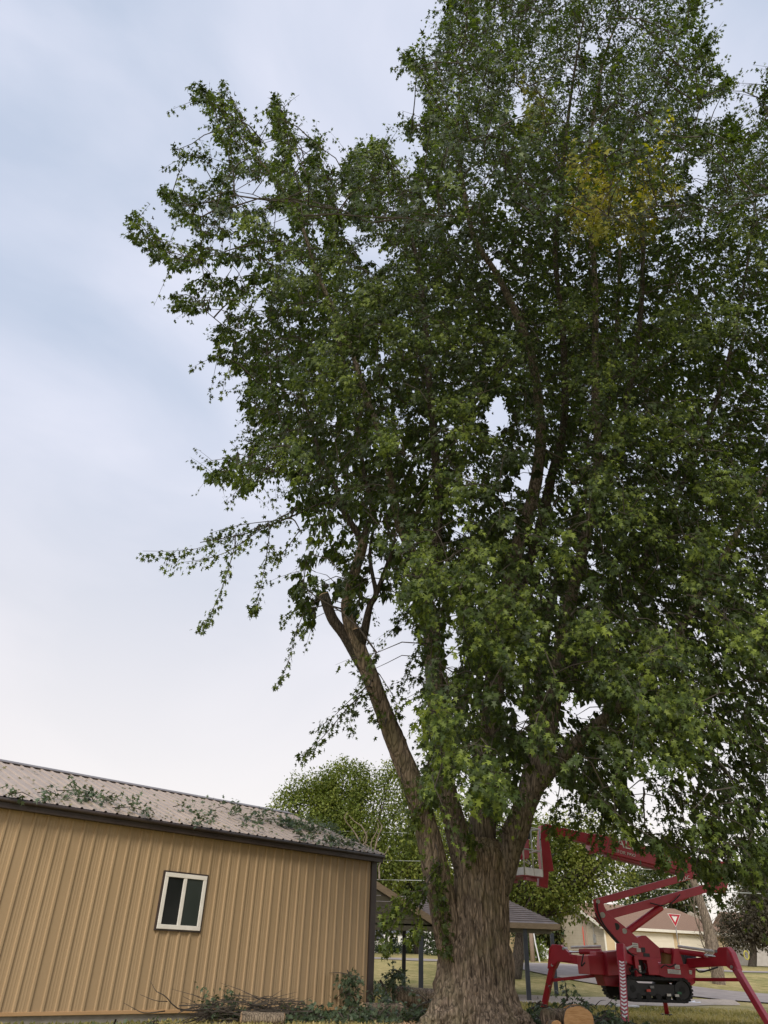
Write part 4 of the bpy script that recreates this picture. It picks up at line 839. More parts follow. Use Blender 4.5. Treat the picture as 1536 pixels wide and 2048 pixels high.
# --- legs
def leg(name, hip, knee, foot_xy, hipw=.2, stripes=False, off=(0, 0), brace=None, cyl=None):
    """hip, knee: 3D points; leg drops from knee to the foot pad"""
    fz = float(ghz(*foot_xy)); foot = Vector((foot_xy[0], foot_xy[1], fz + .07))
    side = (knee - hip); side.z = 0; side = side.normalized().cross(Vector((0, 0, 1)))
    beam = MB().bar(hip, knee, .15, .20, side=side).build(name, 'red', lift, bevel=.012)
    # knee plate
    d = (knee - hip).normalized(); up = Vector((0, 0, 1)); dn = (foot - knee).normalized()
    hd = Vector((d.x, d.y, 0)).normalized()
    pl = [knee - hd * .55 - up * .10, knee - hd * .42 + up * .10, knee - hd * .22 + up * .26, knee + hd * .02 + up * .27, knee + hd * .12 + up * .16, knee + dn * .32 + hd * .10, knee + dn * .32 - hd * .10, knee - hd * .10 - up * .12]
    MB().prism([p - side * .085 for p in pl], side * .17).build('knee_plate', 'red', beam, bevel=.012)
    for p in (knee - hd * .02 + dn * .22, knee - hd * .30 + up * .18): MB().tube([p - side * .10, p + side * .10], .035, 10).build('pin', 'galv', beam)
    lg = MB().bar(knee + dn * .1, foot, .13, .15, side=side, taper=.85).build('lower_leg', 'red', beam, bevel=.012)
    MB().tube([foot - Vector((0, 0, .07)), foot - Vector((0, 0, .02))], .17, 18).build('foot_pad', 'blackm', beam)
    MB().tube([foot - Vector((0, 0, .03)), foot + Vector((0, 0, .03))], .06, 12).build('foot_ball', 'blackm', beam)
    if stripes:
        nrm_ = (EYE - (knee + foot) / 2); ldir = dn; nrm_ = (nrm_ - ldir * nrm_.dot(ldir)).normalized(); sx_ = ldir.cross(nrm_).normalized()
        tl = (foot - knee).length; st = knee + dn * .16; wdt = .055
        MB().bar(st, foot - dn * .06, .150, .012, side=sx_).build('stripe_plate', 'red', beam).location = nrm_ * .079
        kk = int((tl - .3) / .125)
        for q in range(kk):
            p = st + dn * (.05 + .125 * q) + nrm_ * .0875
            MB().prism([p + sx_ * -wdt + dn * -.03, p + dn * .02, p + sx_ * wdt + dn * -.03, p + sx_ * wdt + dn * .03, p + dn * .08, p - sx_ * wdt + dn * .03], nrm_ * .003).build('chevron', 'signwhite', lg)
    if brace: MB().bar(brace, knee + dn * .62, .05, .07, side=side).build('brace', 'red', beam, bevel=.006)
    if cyl:
        a, b = cyl; mid = a + (b - a) * .58
        MB().tube([a, mid], .062, 12).build('cylinder', 'red', beam); MB().tube([mid, b], .028, 10).build('cylinder_rod', 'steel', beam)
        MB().tube([a + Vector((0, 0, .11)), a + (b - a) * .8 + Vector((0, 0, .10))], .032, 10).build('hose_guard', 'alu', beam)
    return beam
kA = LP(1110, 1913, 1.7)
leg('stabiliser', LP(1200, 1926, .8), kA, tuple(LP(1086, 2022, 2.4).xy), brace=LP(1203, 1950, .9), cyl=(LP(1203, 1903, .9), LP(1128, 1904, 1.55)))
kC = LP(1462, 1921, -1.0)
leg('stabiliser', LP(1372, 1927, .25), kC, tuple(onz(1549, 2072, GZ).xy), brace=LP(1384, 1959, .2), cyl=(LP(1358, 1903, .15), LP(1447, 1915, -.85)))
kB = LP(1243, 1914, -.9)
leg('stabiliser', LP(1262, 1922, .45), kB, tuple(onz(1252, 2066, GZ).xy), stripes=True)
kD = LP(1318, 1932, 2.0)
leg('stabiliser', LP(1318, 1935, .9), kD, tuple(onz(1335, 2034, GZ).xy))

# ================================================================== OPEN SHELTER
er = at(1118, 1848, 30.2); rr_ = at(1013, 1799, 33.4); sh_z = er.z; rdg = rr_.z
el = Vector((-3.5, 30.2, sh_z)); rl = Vector((-3.5, 33.4, rdg)); bk_r = Vector((er.x + .4, 36.6, sh_z)); bk_l = Vector((-3.5, 36.6, sh_z))
shz = float(ghz(4, 31))
shel = root('picnic_shelter', Vector((2.5, 31, shz)), 'open shelter with grey metal roof on slim dark posts behind the big tree', 'shelter')
def roofplane(corners, name, mat, parent, nrib, th=.04):
    a, b, c, d = [Vector(p) for p in corners]      # a-b eave, d-c ridge
    n = (b - a).cross(d - a).normalized(); n = n if n.z > 0 else -n
    m = MB(); m.prism([a, b, c, d], n * -th)
    o = m.build(name, mat, parent)
    m = MB()
    for k in range(1, nrib):
        f = k / nrib; p, q = a + (d - a) * f + n * .012, b + (c - b) * f + n * .012; m.bar(p, q, .05, .03, side=(d - a))
    m.build('standing_rib', mat, o); return o
roofplane((el, er, rr_, rl), 'roof', 'shroof', shel, 12); roofplane((bk_l, bk_r, rr_, rl), 'roof', 'shroof', shel, 12)
MB().prism([er, bk_r, rr_], (0, 0, -.04)).build('hip_roof', 'shroof', shel)
MB().bar(el + V(0, -.02, -.09), er + V(0, -.02, -.09), .05, .18).build('fascia', 'fascia', shel)
MB().bar(er + V(.02, 0, -.09), bk_r + V(.02, 0, -.09), .05, .18).build('fascia', 'fascia', shel)
GY = 27.6; pk = at(736, 1753, GY); ge = at(880, 1845, GY); gl = Vector((2 * pk.x - ge.x, GY, ge.z))
roofplane((ge, Vector((ge.x, 31.2, ge.z)), Vector((pk.x, 31.2, pk.z)), pk), 'porch_roof', 'shroof', shel, 8); roofplane((gl, Vector((gl.x, 31.2, gl.z)), Vector((pk.x, 31.2, pk.z)), pk), 'porch_roof', 'shroof', shel, 8)
for e_ in (ge, gl): MB().bar(pk + V(0, -.03, -.09), e_ + V(0, -.03, -.09), .05, .20, side=(0, 1, 0)).build('rake_board', 'fascia', shel)
zb = ge.z - .12; nb_ = 7
for k in range(nb_):
    z0 = zb + (pk.z - .2 - zb) * k / nb_; z1 = zb + (pk.z - .2 - zb) * (k + 1) / nb_ - .015; f0 = 1 - (z0 - zb) / (pk.z - zb); f1 = 1 - (z1 - zb) / (pk.z - zb); hw = ge.x - pk.x
    MB().prism([(pk.x - hw * f0, GY + .05, z0), (pk.x + hw * f0, GY + .05, z0), (pk.x + hw * f1, GY + .05, z1), (pk.x - hw * f1, GY + .05, z1)], (0, .03, 0)).build('gable_board', 'board', shel)
MB().bar((gl.x, GY + .12, zb - .05), (ge.x, GY + .12, zb - .05), .14, .2).build('beam', 'board', shel)
MB().bar((el.x, 30.35, sh_z - .22), (er.x - .3, 30.35, sh_z - .22), .14, .2).build('beam', 'board', shel)
for u, Y, top in ((842, GY + .12, zb), (808, 33.0, sh_z), (1052, 30.35, sh_z - .1), (1106, 36.2, sh_z - .1)):
    p = at(u, 1900, Y); g_ = float(ghz(p.x, Y)); MB().span((p.x - .075, Y - .075, g_ - .05), (p.x + .075, Y + .075, top)).build('post', 'post', shel, bevel=.012)

# ================================================================== GARAGE HOUSE
go = at(1213, 1915, 66.0); GYAW = R(22); gz0 = 1.6 + .58
gar = root('garage_house', Vector((go.x, go.y, gz0)), 'beige garage house with brown shingle roof and two cream overhead doors', 'house', None, GYAW)
gi = WM[gar.name].inverted()
def gl_(u, v, yl=0.):
    o = gi @ EYE; d = gi.to_3x3() @ ray(u, v); return o + d * ((yl - o.y) / d.y)
GH, GW, GD, GRISE = 2.32, gl_(1458, 1890).x, 7.6, 1.75
def clap(x0, y0, x1, y1, z0, zf, name, mat, step=.115):
    """lapped siding between two plan points; zf(t) = top height"""
    a, b = Vector((x0, y0, 0)), Vector((x1, y1, 0)); d = (b - a); n = Vector((d.y, -d.x, 0)).normalized(); m = MB(); z = z0
    top = max(zf(t / 20) for t in range(21))
    while z < top - .01:
        z1 = min(z + step, top); zm = (z + z1) / 2
        ts = [t / 40 for t in range(41) if zf(t / 40) > zm]
        if ts:
            p, q = a + d * ts[0], a + d * ts[-1]
            m.add([p + n * .022 + V(0, 0, z), q + n * .022 + V(0, 0, z), q + n * .004 + V(0, 0, z1), p + n * .004 + V(0, 0, z1), p + V(0, 0, z), q + V(0, 0, z)], [(0, 1, 2, 3), (1, 0, 4, 5)])
        z += step
    m.prism([a + V(0, 0, z0), b + V(0, 0, z0)] + [a + d * (1 - t / 8) + V(0, 0, zf(1 - t / 8)) for t in range(9)], -n * .1)
    return m.build(name, mat, gar, True)
ftop = lambda t: GH
clap(0, 0, GW, 0, 0, ftop, 'front_wall', 'siding2')
clap(0, GD, 0, 0, 0, lambda t: GH + GRISE * (1 - abs(2 * t - 1)), 'gable_wall', 'siding')
clap(GW, 0, GW, GD, 0, lambda t: GH + GRISE * (1 - abs(2 * t - 1)), 'gable_wall', 'siding')
clap(GW, GD, 0, GD, 0, ftop, 'back_wall', 'siding')
MB().span((-.2, -.2, -.5), (GW + .2, GD + .2, .01)).build('foundation', 'concrete', gar, True)
for x0, x1 in ((gl_(1231, 1890).x, gl_(1346, 1890).x), (gl_(1361, 1890).x, gl_(1433, 1890).x)):
    dr = MB().span((x0 - .09, -.06, .0), (x1 + .09, -.026, 2.02)).build('door_surround', 'trimw', gar, True)
    for k in range(4):
        dp = MB().span((x0, -.075, .02 + .475 * k), (x1, -.062, .02 + .475 * k + .467)).build('door_panel', 'door', dr, True, bevel=.004)
        nn_ = int((x1 - x0) / .6)
        for q in range(nn_):
            w_ = (x1 - x0) / nn_; MB().span((x0 + w_ * q + .08, -.082, .02 + .475 * k + .10), (x0 + w_ * (q + 1) - .08, -.0765, .02 + .475 * k + .37)).build('raised_panel', 'door', dp, True, bevel=.004)
OV = .42
e0, e1 = Vector((-OV, -OV, GH - .03)), Vector((GW + OV, -OV, GH - .03)); r0_, r1_ = Vector((-OV, GD / 2, GH + GRISE + .13)), Vector((GW + OV - 2.2, GD / 2, GH + GRISE + .13))
b0, b1 = Vector((-OV, GD + OV, GH - .03)), Vector((GW + OV, GD + OV, GH - .03))
rf = MB().prism([e0, e1, r1_, r0_], (0, 0, -.05)); rf.prism([b0, b1, r1_, r0_], (0, 0, -.05)); rf.prism([e1, b1, r1_], (0, 0, -.05)); rf = rf.build('roof', 'shingle', gar, True)
m = MB()
for k in range(1, 26):
    f = k / 26; p, q = e0 + (r0_ - e0) * f + V(0, 0, .006), e1 + (r1_ - e1) * f + V(0, 0, .006); m.bar(p, q, .012, .014)
m.build('shingle_course', 'shingle', rf, True)
MB().span((-OV, -OV - .03, GH - .22), (GW + OV, -OV, GH - .02)).build('fascia', 'trimw', gar, True)
MB().span((-OV, -OV, GH - .21), (GW + OV, -.03, GH - .185)).build('soffit', 'trimw', gar, True)
for y_ in (0, GD):
    sgn = -1 if y_ == 0 else 1
    MB().bar((-OV - .02, y_ + sgn * OV, GH - .10), (-OV - .02, GD / 2, GH + GRISE + .06), .04, .22, side=(1, 0, 0)).build('rake_board', 'trimw', gar, True)
MB().span((-.03, -.10, 0), (.09, -.024, GH - .2)).build('corner_board', 'trimw', gar, True)
MB().span((GW - .09, -.10, 0), (GW + .04, -.024, GH - .2)).build('corner_board', 'trimw', gar, True)
MB().tube([(-.10, GD - .4, GH - .1), (-.1, GD - .35, GH - .4), (-.08, GD - .1, GH - .6), (-.08, GD - .1, .1)], .05, 8).build('downspout', 'trimw', gar, True)
MB().span((-.12, 2.15, .0), (-.04, 2.55, GH + 1.1)).build('chimney_chase', 'pole', gar, True)
MB().span((-.10, 1.0, 1.15), (-.03, 1.3, 1.75)).build('meter_box', 'galv', gar, True)
MB().tube([(-.09, 1.15, 1.75), (-.09, 1.15, 3.2)], .025, 8).build('conduit', 'galv', gar, True)
rodp = at(1170, 1903, 62.0); rz_ = float(ghz(rodp.x, 62.0))
tag(MB().tube([(rodp.x, 62, rz_ - .1), (rodp.x, 62, rz_ + 2.0), (rodp.x, 62, rz_ + 2.35)], [.045, .04, .02], 8).build('marker_rod', 'redpole'), 'thin red marker rod standing before the beige gable wall', 'rod')

# ================================================================== YIELD SIGN
sy = 47.0; sg = at(1358, 1897, sy); sgx, sgz = sg.x, float(ghz(sg.x, sy))
a_, b_, c_ = at(1334.3, 1827, sy), at(1360.5, 1829, sy), at(1351, 1854.5, sy)
sign = root('yield_sign', Vector((sgx, sy, sgz)), 'red and white triangular yield sign on a thin steel post', 'sign')
cen = (a_ + b_ + c_) / 3
tri = lambda k, y: [Vector((cen.x + (p.x - cen.x) * k, sy + y, cen.z + (p.z - cen.z) * k)) for p in (a_, b_, c_)]
pn = MB().prism(tri(1.0, -.05), (0, .012, 0)).build('sign_face', 'signwhite', sign, bevel=.0)
MB().prism(tri(.90, -.055), (0, .004, 0)).build('red_border', 'signred', pn)
MB().prism(tri(.45, -.060), (0, .004, 0)).build('white_centre', 'signwhite', pn)
text('YIELD', .105, (cen.x - .155, sy - .0635, cen.z + .095), (1, 0, .0), (0, 0, 1), 'greyprint', 'lettering', pn, ext=.001, sx=.95)
MB().bar((sgx, sy, sgz - .1), (cen.x, sy - .0, cen.z + .2), .055, .04).build('post', 'galv', sign)

# ================================================================== FAR HOUSES AND STREET THINGS
def house(name, label, u0, u1, Y, wall_h, depth, rise, wallm, roofm, over=.35, gambrel=False, base=None, cat='house', wins=0, ridge_x=True):
    p0, p1 = at(u0, 1900, Y), at(u1, 1900, Y); z0 = float(ghz((p0.x + p1.x) / 2, Y)) if base is None else base
    r = root(name, Vector(((p0.x + p1.x) / 2, Y, z0)), label, cat)
    x0, x1 = p0.x, p1.x
    MB().span((x0, Y, z0 - .3), (x1, Y + depth, z0 + wall_h)).build('wall', wallm, r)
    if ridge_x:
        pr = [(x0 - over, Y - over, z0 + wall_h - .05), (x0 - over, Y + depth / 2, z0 + wall_h + rise), (x0 - over, Y + depth + over, z0 + wall_h - .05)]
        MB().prism(pr, (x1 - x0 + 2 * over, 0, 0)).build('roof', roofm, r)
    else:
        xm_ = (x0 + x1) / 2; hw = (x1 - x0) / 2 + over
        if gambrel: pts = [(-hw, 0), (-hw * .72, rise * .62), (0, rise), (hw * .72, rise * .62), (hw, 0)]
        else: pts = [(-hw, 0), (0, rise), (hw, 0)]
        MB().prism([(xm_ + a, Y - .15, z0 + wall_h + b) for a, b in pts], (0, depth + .3, 0)).build('roof', roofm, r)
    for k in range(wins):
        xc = x0 + (x1 - x0) * (k + .5) / wins
        wn_ = MB().span((xc - .55, Y - .05, z0 + wall_h * .38), (xc + .55, Y - .005, z0 + wall_h * .82)).build('window', 'trimw', r)
        MB().span((xc - .46, Y - .06, z0 + wall_h * .42), (xc + .46, Y - .052, z0 + wall_h * .78)).build('pane', 'glass', wn_)
    return r
wh = house('white_house', 'low white house with dark grey roof seen between the shelter posts', 772, 833, 92, 1.95, 7, 1.6, 'housew', 'greyroof', wins=2)
p = at(770, 1890, 88); sz_ = float(ghz(p.x, 88))
shd = house('garden_shed', 'small grey gambrel shed with white door trim beside the barn corner', 742, 766, 86, 1.1, 3.5, 1.25, 'housegrey', 'greyroof', gambrel=True, cat='shed', ridge_x=False, over=.15)
q0, q1 = at(750, 1880, 86), at(758, 1880, 86); zs = float(ghz(q0.x, 86))
dd_ = MB().span((q0.x - .2, 85.9, zs), (q1.x + .2, 85.99, zs + 1.55)).build('door', 'trimw', shd); MB().span((q0.x, 85.85, zs), (q1.x, 85.895, zs + 1.4)).build('door_leaf', 'housegrey', dd_)
house('tan_shed', 'plain tan house wall glimpsed between the trunk and the shelter post', 985, 1051, 74, 2.5, 6, 1.2, 'siding2', 'greyroof', cat='shed')
house('grey_house', 'grey sided house behind the brown bushy tree at the street end', 1496, 1660, 78, 2.6, 8, 2.0, 'housegrey', 'shingle', wins=0)
house('white_barn', 'white sided outbuilding showing between tree trunks beyond the street', 1070, 1138, 84, 2.4, 7, 1.4, 'housew', 'greyroof', cat='shed')
fy = 80.0; fa, fb = at(752, 1890, fy), at(876, 1890, fy); fz_ = float(ghz(fa.x, fy))
fen = root('chain_fence', Vector((fa.x, fy, fz_)), 'thin wire fence with steel posts before the white house', 'fence')
for k in range(7):
    x = fa.x + (fb.x - fa.x) * k / 6; MB().tube([(x, fy, fz_ - .1), (x, fy, fz_ + 1.25)], .035, 6).build('fence_post', 'galv', fen)
for z in (.35, .8, 1.22): MB().tube([(fa.x, fy, fz_ + z), (fb.x, fy, fz_ + z)], .016, 5).build('wire', 'galv', fen)
# utility pole, guy guard, wires
py = 57.0 + 4.2; p = at(1066, 1925, py); pz = float(ghz(p.x, py))
pole = root('utility_pole', Vector((p.x, py, pz)), 'weathered wooden utility pole at the street edge beyond the shelter', 'pole')
MB().tube([(p.x, py, pz - .2), (p.x - .02, py, pz + 4), (p.x - .03, py, pz + 8.6)], [.165, .15, .12], 12).build('shaft', 'pole', pole, smooth=True)
MB().bar((p.x - 1.0, py - .15, pz + 7.9), (p.x + 1.0, py - .15, pz + 7.9), .1, .1).build('crossarm', 'pole', pole)
gp = at(1080, 1925, py); tag(MB().tube([(gp.x, py, pz - .1), (gp.x - .25, py, pz + 1.2), (gp.x - .42, py, pz + 2.75)], .05, 8).build('guy_guard', 'plastic'), 'slanted white guy wire guard beside the utility pole', 'guy guard')
for v0, sag, lab, th_ in ((1661, .35, 'topmost pale cable crossing behind the left tree', .018), (1716, .4, 'middle pale cable touching the barn roof corner', .018), (1754, .45, 'lowest pale cable just above the shelter roof', .026)):
    zc = at(790, v0, py - .15).z; m = MB(); pts = []
    for k in range(61):
        x = -42 + k * 1.6; ph = ((x - p.x) % 34) / 34; pts.append((x, py - .15, zc - sag * 4 * ph * (1 - ph) * .6 + .02))
    m.tube(pts, th_, 5); tag(m.build('power_line', 'wire'), lab, 'cable', 'cables along the street')
# leaning dead trunk with clinging dead vine
dy_ = 44.0; dpts = [(1404, 1965, .30), (1433, 1925, .30), (1428, 1905, .34), (1420, 1870, .30), (1411, 1835, .25), (1400, 1800, .21), (1390, 1770, .19), (1376, 1738, .17), (1362, 1706, .12)]
dpts[0] = (1437, 1952, .30)
dt = root('dead_trunk', at(1437, 1945, dy_), 'leaning pale dead trunk wrapped in dry vine before the garage', 'tree trunk')
dP = [at(u, v, dy_) for u, v, r in dpts]; dP[0].z = float(ghz(dP[0].x, dy_)) - .15
displaced_tube('trunk', dP, [r for *_, r in dpts], 'deadbark', dt, 20, 60, .08, (6, 6, 1.2), 91)
m = MB()
for k in range(46):
    c_k = dP[1] + (dP[6] - dP[1]) * rng.uniform(0, .75); a = rng.uniform(0, 6.28); d_ = Vector((math.cos(a), math.sin(a) * .6, rng.uniform(-.3, .6))); ln = rng.uniform(.4, 1.5)
    m.tube([c_k + d_ * .2, c_k + d_ * (.2 + ln * .5) + V(0, 0, rng.uniform(-.1, .15)), c_k + d_ * (.2 + ln) + V(0, 0, rng.uniform(-.3, .3))], [.018, .012, .005], 4)
for k in range(5):
    a0 = k * 1.3; m.tube([dP[0] + (dP[7] - dP[0]) * (t / 14) + Vector((math.cos(a0 + t * .5), math.sin(a0 + t * .5), 0)) * .32 for t in range(13)], .03, 5)
tag(m.build('vine', 'deadbark', dt), None, None, kind='stuff')

# ------------------------------------------------------------------ background trees
def bgtree(name, label, u, vbase, Y, blobs, mat, n, trunk_r=.22, size=.34, seed=0, yel=.08, group='trees beyond the lawn', limbs=6, trunkmat='limb', dead=0):
    """blobs: (u, v, dY, ru px, rv px) lobes of the crown"""
    b = at(u, vbase, Y); b = Vector((b.x, Y, float(ghz(b.x, Y)))); r = root(name, b, label, 'tree', group); ppm = FPX / (Y * .86)
    lob = []
    for (bu, bv, dY, ru, rv) in blobs:
        c = at(bu, bv, Y + dY); lob.append((np.array(c), np.array([ru / ppm, min(ru, 150) / ppm * .8, rv / ppm * 1.05])))
    for c, rd in list(lob):
        for q_ in range(5):
            dv = unit(rng.normal(size=3) + np.array([0, -.3, .25])); lob.append((c + dv * rd * rng.uniform(.7, 1.0), rd * rng.uniform(.28, .5)))
    top = max(c[2] + rd[2] * .3 for c, rd in lob); m = MB(); mean = np.mean([c for c, _ in lob], 0)
    fork = Vector((b.x * .6 + mean[0] * .4, Y + (mean[1] - Y) * .3, b.z + (top - b.z) * .30))
    m.tube(spline([list(b + V(0, 0, -.2)), list((b + fork) / 2 + V(.1, 0, 0)), list(fork)], 8), np.linspace(trunk_r * 1.15, trunk_r * .75, 8).tolist(), 12)
    m.build('trunk', trunkmat, r, smooth=True)
    lm = MB()
    for k in range(limbs + len(lob)):
        c, rd = lob[k % len(lob)]; tgt = c + rd * rng.normal(size=3) * .35; md = (np.array(fork) + tgt) / 2 + rng.normal(size=3) * .3
        lm.tube(spline([list(fork), md, tgt], 6), np.linspace(trunk_r * .5, .02, 6).tolist(), 6, caps=False)
    lm.build('limbs', trunkmat, r, smooth=True)
    tot = sum(rd.prod() ** (2 / 3) for _, rd in lob); Lv = Leaves()
    for c, rd in lob:
        k = int(n * rd.prod() ** (2 / 3) / tot); q = unit(rng.normal(size=(k * 2, 3))) * rng.uniform(.25, 1.08, (k * 2, 1)) ** .5
        P = c + q * rd; f = fbm(P * .9, 5 + seed, 2); sel_ = (f > .28)
        P = P[sel_][:k]; q = q[sel_][:k]; f = f[sel_][:k]; kk = len(P)
        P = P + rng.normal(size=(kk, 3)) * .22
        a = unit(q + rng.normal(size=(kk, 3)) * .7 + np.array([0, 0, -.4])); nn = unit(q * .7 + np.array([0, 0, .8]) + rng.normal(size=(kk, 3)) * .5)
        Lv.add(P, a, nn, size * rng.uniform(.5, 1.3, kk), .45 + (f - .5) * 1.4 + rng.normal(size=kk) * .18, np.clip(rng.normal(size=kk) * yel + yel, 0, 1))
    tag(Lv.build('crown', mat, r, simple=True), None, None, kind='stuff')
    if dead:
        m = MB()
        for k in range(dead):
            s0 = np.array(at(u + rng.uniform(-70, 60), vbase - rng.uniform(165, 240), Y - 5.2)); pts = [s0]
            for t in range(4): pts.append(pts[-1] + np.array([rng.normal() * .5, rng.normal() * .3, rng.uniform(.2, .9)]))
            m.tube(spline(pts, 10), np.linspace(.075, .02, 10).tolist(), 5)
        m.build('bare_branch', 'deadbark', r, smooth=True)
    return r
bgtree('leafy_tree', 'broad bright green tree rising behind the barn gable', 700, 1925, 63, [(610, 1640, 0, 75, 85), (690, 1590, 1, 70, 70), (650, 1690, -1, 90, 70), (740, 1640, 0, 80, 90), (640, 1600, 1, 60, 60), (690, 1740, 1, 110, 60), (700, 1560, 2, 45, 40), (790, 1580, 2, 45, 60), (780, 1700, 0, 80, 80), (580, 1700, 2, 50, 60)], 'bgleaf', 56000, .35, .23, 1, dead=11)
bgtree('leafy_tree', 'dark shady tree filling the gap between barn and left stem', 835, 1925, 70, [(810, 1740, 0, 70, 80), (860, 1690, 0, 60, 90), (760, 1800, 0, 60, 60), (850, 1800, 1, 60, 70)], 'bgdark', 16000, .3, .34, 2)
bgtree('maple_tree', 'yellow green maple with stout trunk standing behind the shelter', 1027, 1956, 43.0, [(1120, 1740, 0, 85, 70), (1200, 1730, 0, 80, 65), (1150, 1680, 1, 90, 60), (1060, 1760, -1, 60, 60), (1140, 1800, 0, 70, 38), (1080, 1690, 0, 60, 60), (1230, 1680, 0, 50, 50), (890, 1730, 0, 45, 80), (920, 1650, 1, 60, 60), (1000, 1800, 0, 60, 30), (980, 1700, 1, 80, 80)], 'bgleaf', 34000, .30, .18, 3, yel=.14)
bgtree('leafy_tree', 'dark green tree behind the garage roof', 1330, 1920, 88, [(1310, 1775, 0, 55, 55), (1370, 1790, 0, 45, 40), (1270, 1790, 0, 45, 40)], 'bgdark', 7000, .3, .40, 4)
bgtree('bushy_tree', 'brownish bushy tree with forked trunk and yellow ring hanging beneath', 1499, 1915, 66, [(1490, 1845, 0, 50, 45), (1530, 1830, 0, 60, 60), (1570, 1850, 0, 50, 50), (1465, 1865, 0, 28, 28)], 'bgbrown', 12000, .28, .24, 5, yel=.0, trunkmat='limb')
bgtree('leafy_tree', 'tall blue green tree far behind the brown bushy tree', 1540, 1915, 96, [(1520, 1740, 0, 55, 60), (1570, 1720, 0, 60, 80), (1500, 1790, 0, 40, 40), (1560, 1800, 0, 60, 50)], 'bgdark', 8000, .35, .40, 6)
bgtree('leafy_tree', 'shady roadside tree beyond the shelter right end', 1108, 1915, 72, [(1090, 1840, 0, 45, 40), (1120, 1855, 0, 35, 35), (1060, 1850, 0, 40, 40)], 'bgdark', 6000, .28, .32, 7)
yh = at(1493, 1911, 64); tag(MB().tube([yh + Vector((math.cos(a) * .18, 0, math.sin(a) * .28 + .02)) for a in np.linspace(0, 2 * math.pi, 24, endpoint=False)], .04, 8, closed=True).build('hanging_ring', 'yellowp', smooth=True), 'yellow oval ring hanging under the brown bushy tree', 'ring')
# dark hedge along the far side of the street
def shrub(label, u, v, Y, rx, rz, n, mat, seed, size=.2, group='shrubs along the street'):
    c = np.array(at(u, v, Y)); c[2] = float(ghz(c[0], Y)) + rz * .75; r = root('shrub', Vector((c[0], Y, c[2] - rz * .75)), label, 'shrub', group)
    q = unit(rng.normal(size=(n, 3))) * rng.uniform(.3, 1.05, (n, 1)); Lv = Leaves()
    Lv.add(c + q * np.array([rx, rx * .7, rz]) + rng.normal(size=(n, 3)) * .08, unit(q + rng.normal(size=(n, 3)) * .8), q + np.array([0, 0, .8]), size * rng.uniform(.5, 1.3, n), .5 + rng.normal(size=n) * .25, np.zeros(n) + .03)
    tag(Lv.build('leaves', mat, r, simple=True), None, None, kind='stuff')
    m = MB()
    for k in range(6): m.tube([(c[0] + rng.normal() * .1, Y, c[2] - rz * .8), tuple(c + rng.normal(size=3) * np.array([rx, rx, rz]) * .4)], [.04, .015], 5)
    m.build('stems', 'limb', r)
shrub('dark shrub beside the white house next to the big trunk', 876, 1900, 66, 1.3, 1.0, 1500, 'bgdark', 1)
shrub('low dark shrub before the white house wall', 775, 1900, 78, 2.6, .55, 1500, 'bgdark', 2)
shrub('dark shrub before the white house near the thick post', 822, 1900, 78, 2.0, .5, 1300, 'bgdark', 3)
shrub('small pale shrub at the guy wire guard', 1078, 1915, 63, .8, .8, 900, 'bgleaf', 4, .16)
shrub('dark shrub at the foot of the utility pole', 1055, 1915, 64, .9, 1.3, 1300, 'bgdark', 5)

# ================================================================== LOGS, BRUSH AND LITTER
def log(name, label, a, b, r, bark, face, faceend='a', seed=0, group=None, crack=True):
    a, b = Vector(a), Vector(b); ro = root(name, Vector(((a.x + b.x) / 2, (a.y + b.y) / 2, min(a.z, b.z) - r)), label, 'log', group)
    body = displaced_tube('bark', [a, a + (b - a) * .33, a + (b - a) * .66, b], [r, r * .97, r * .96, r * .95], bark, ro, 36, 40, .05, (9, 9, 9), seed)
    d = (b - a).normalized()
    for p, sg in ((a, -1), (b, 1)):
        m = MB(); n = 28; o1 = d.orthogonal().normalized(); o2 = d.cross(o1); rings = [1.0, .8, .6, .4, .2]; vs = []; fs = []
        for q, k in enumerate(rings):
            for j in range(n):
                t = 2 * math.pi * j / n; rr2 = r * .975 * k * (1 + .05 * math.sin(3 * t + seed) + .03 * math.sin(7 * t))
                vs.append(p + (o1 * math.cos(t) + o2 * math.sin(t)) * rr2 + d * sg * (.012 + .004 * (q % 2)))
        vs.append(p + d * sg * .02)
        for q in range(len(rings) - 1):
            for j in range(n): fs.append((q * n + j, q * n + (j + 1) % n, (q + 1) * n + (j + 1) % n, (q + 1) * n + j))
        for j in range(n): fs.append(((len(rings) - 1) * n + j, (len(rings) - 1) * n + (j + 1) % n, len(vs) - 1))
        m.add(vs, fs); m.build('cut_face', face, ro)
    return ro
def gp(u, v, h=0.): return onz(u, v, .56 + h)
pa, pb = onz(483, 2036, .66), onz(567, 2029, .66)
pb = Vector((at(567, 2030, pa.y + .25).x, pa.y + .25, .655))
log('cut_log', 'short pale barked log lying in the grass before the barn wall', pa, pb, .098, 'palebark', 'cutpale', seed=3)
log('cut_log', 'thick dark barked log lying behind the trunk beside the shelter post', Vector((at(783, 1990, 22.5).x, 22.5, .80)), Vector((at(890, 1990, 22.62).x, 22.62, .80)), .255, 'bark', 'cutpale', seed=5)
log('cut_log', 'dark log half buried in leaves at the barn corner', Vector((at(725, 2025, 18.5).x, 18.35, .70)), Vector((at(800, 2020, 18.9).x, 18.9, .70)), .145, 'bark', 'cutpale', seed=6)
log('cut_log', 'stout log with fresh orange cut face beside the leafy pile', at(1158, 2046, 15.4), at(1158, 2046, 15.4) + Vector((.12, .75, .0)), .262, 'bark', 'cutwood', seed=7)
log('cut_log', 'small ochre cut block leaning beside the orange faced log', at(1113, 2053, 15.2), at(1113, 2053, 15.2) + Vector((.0, .4, -.02)), .095, 'bark', 'cutwood', seed=8)
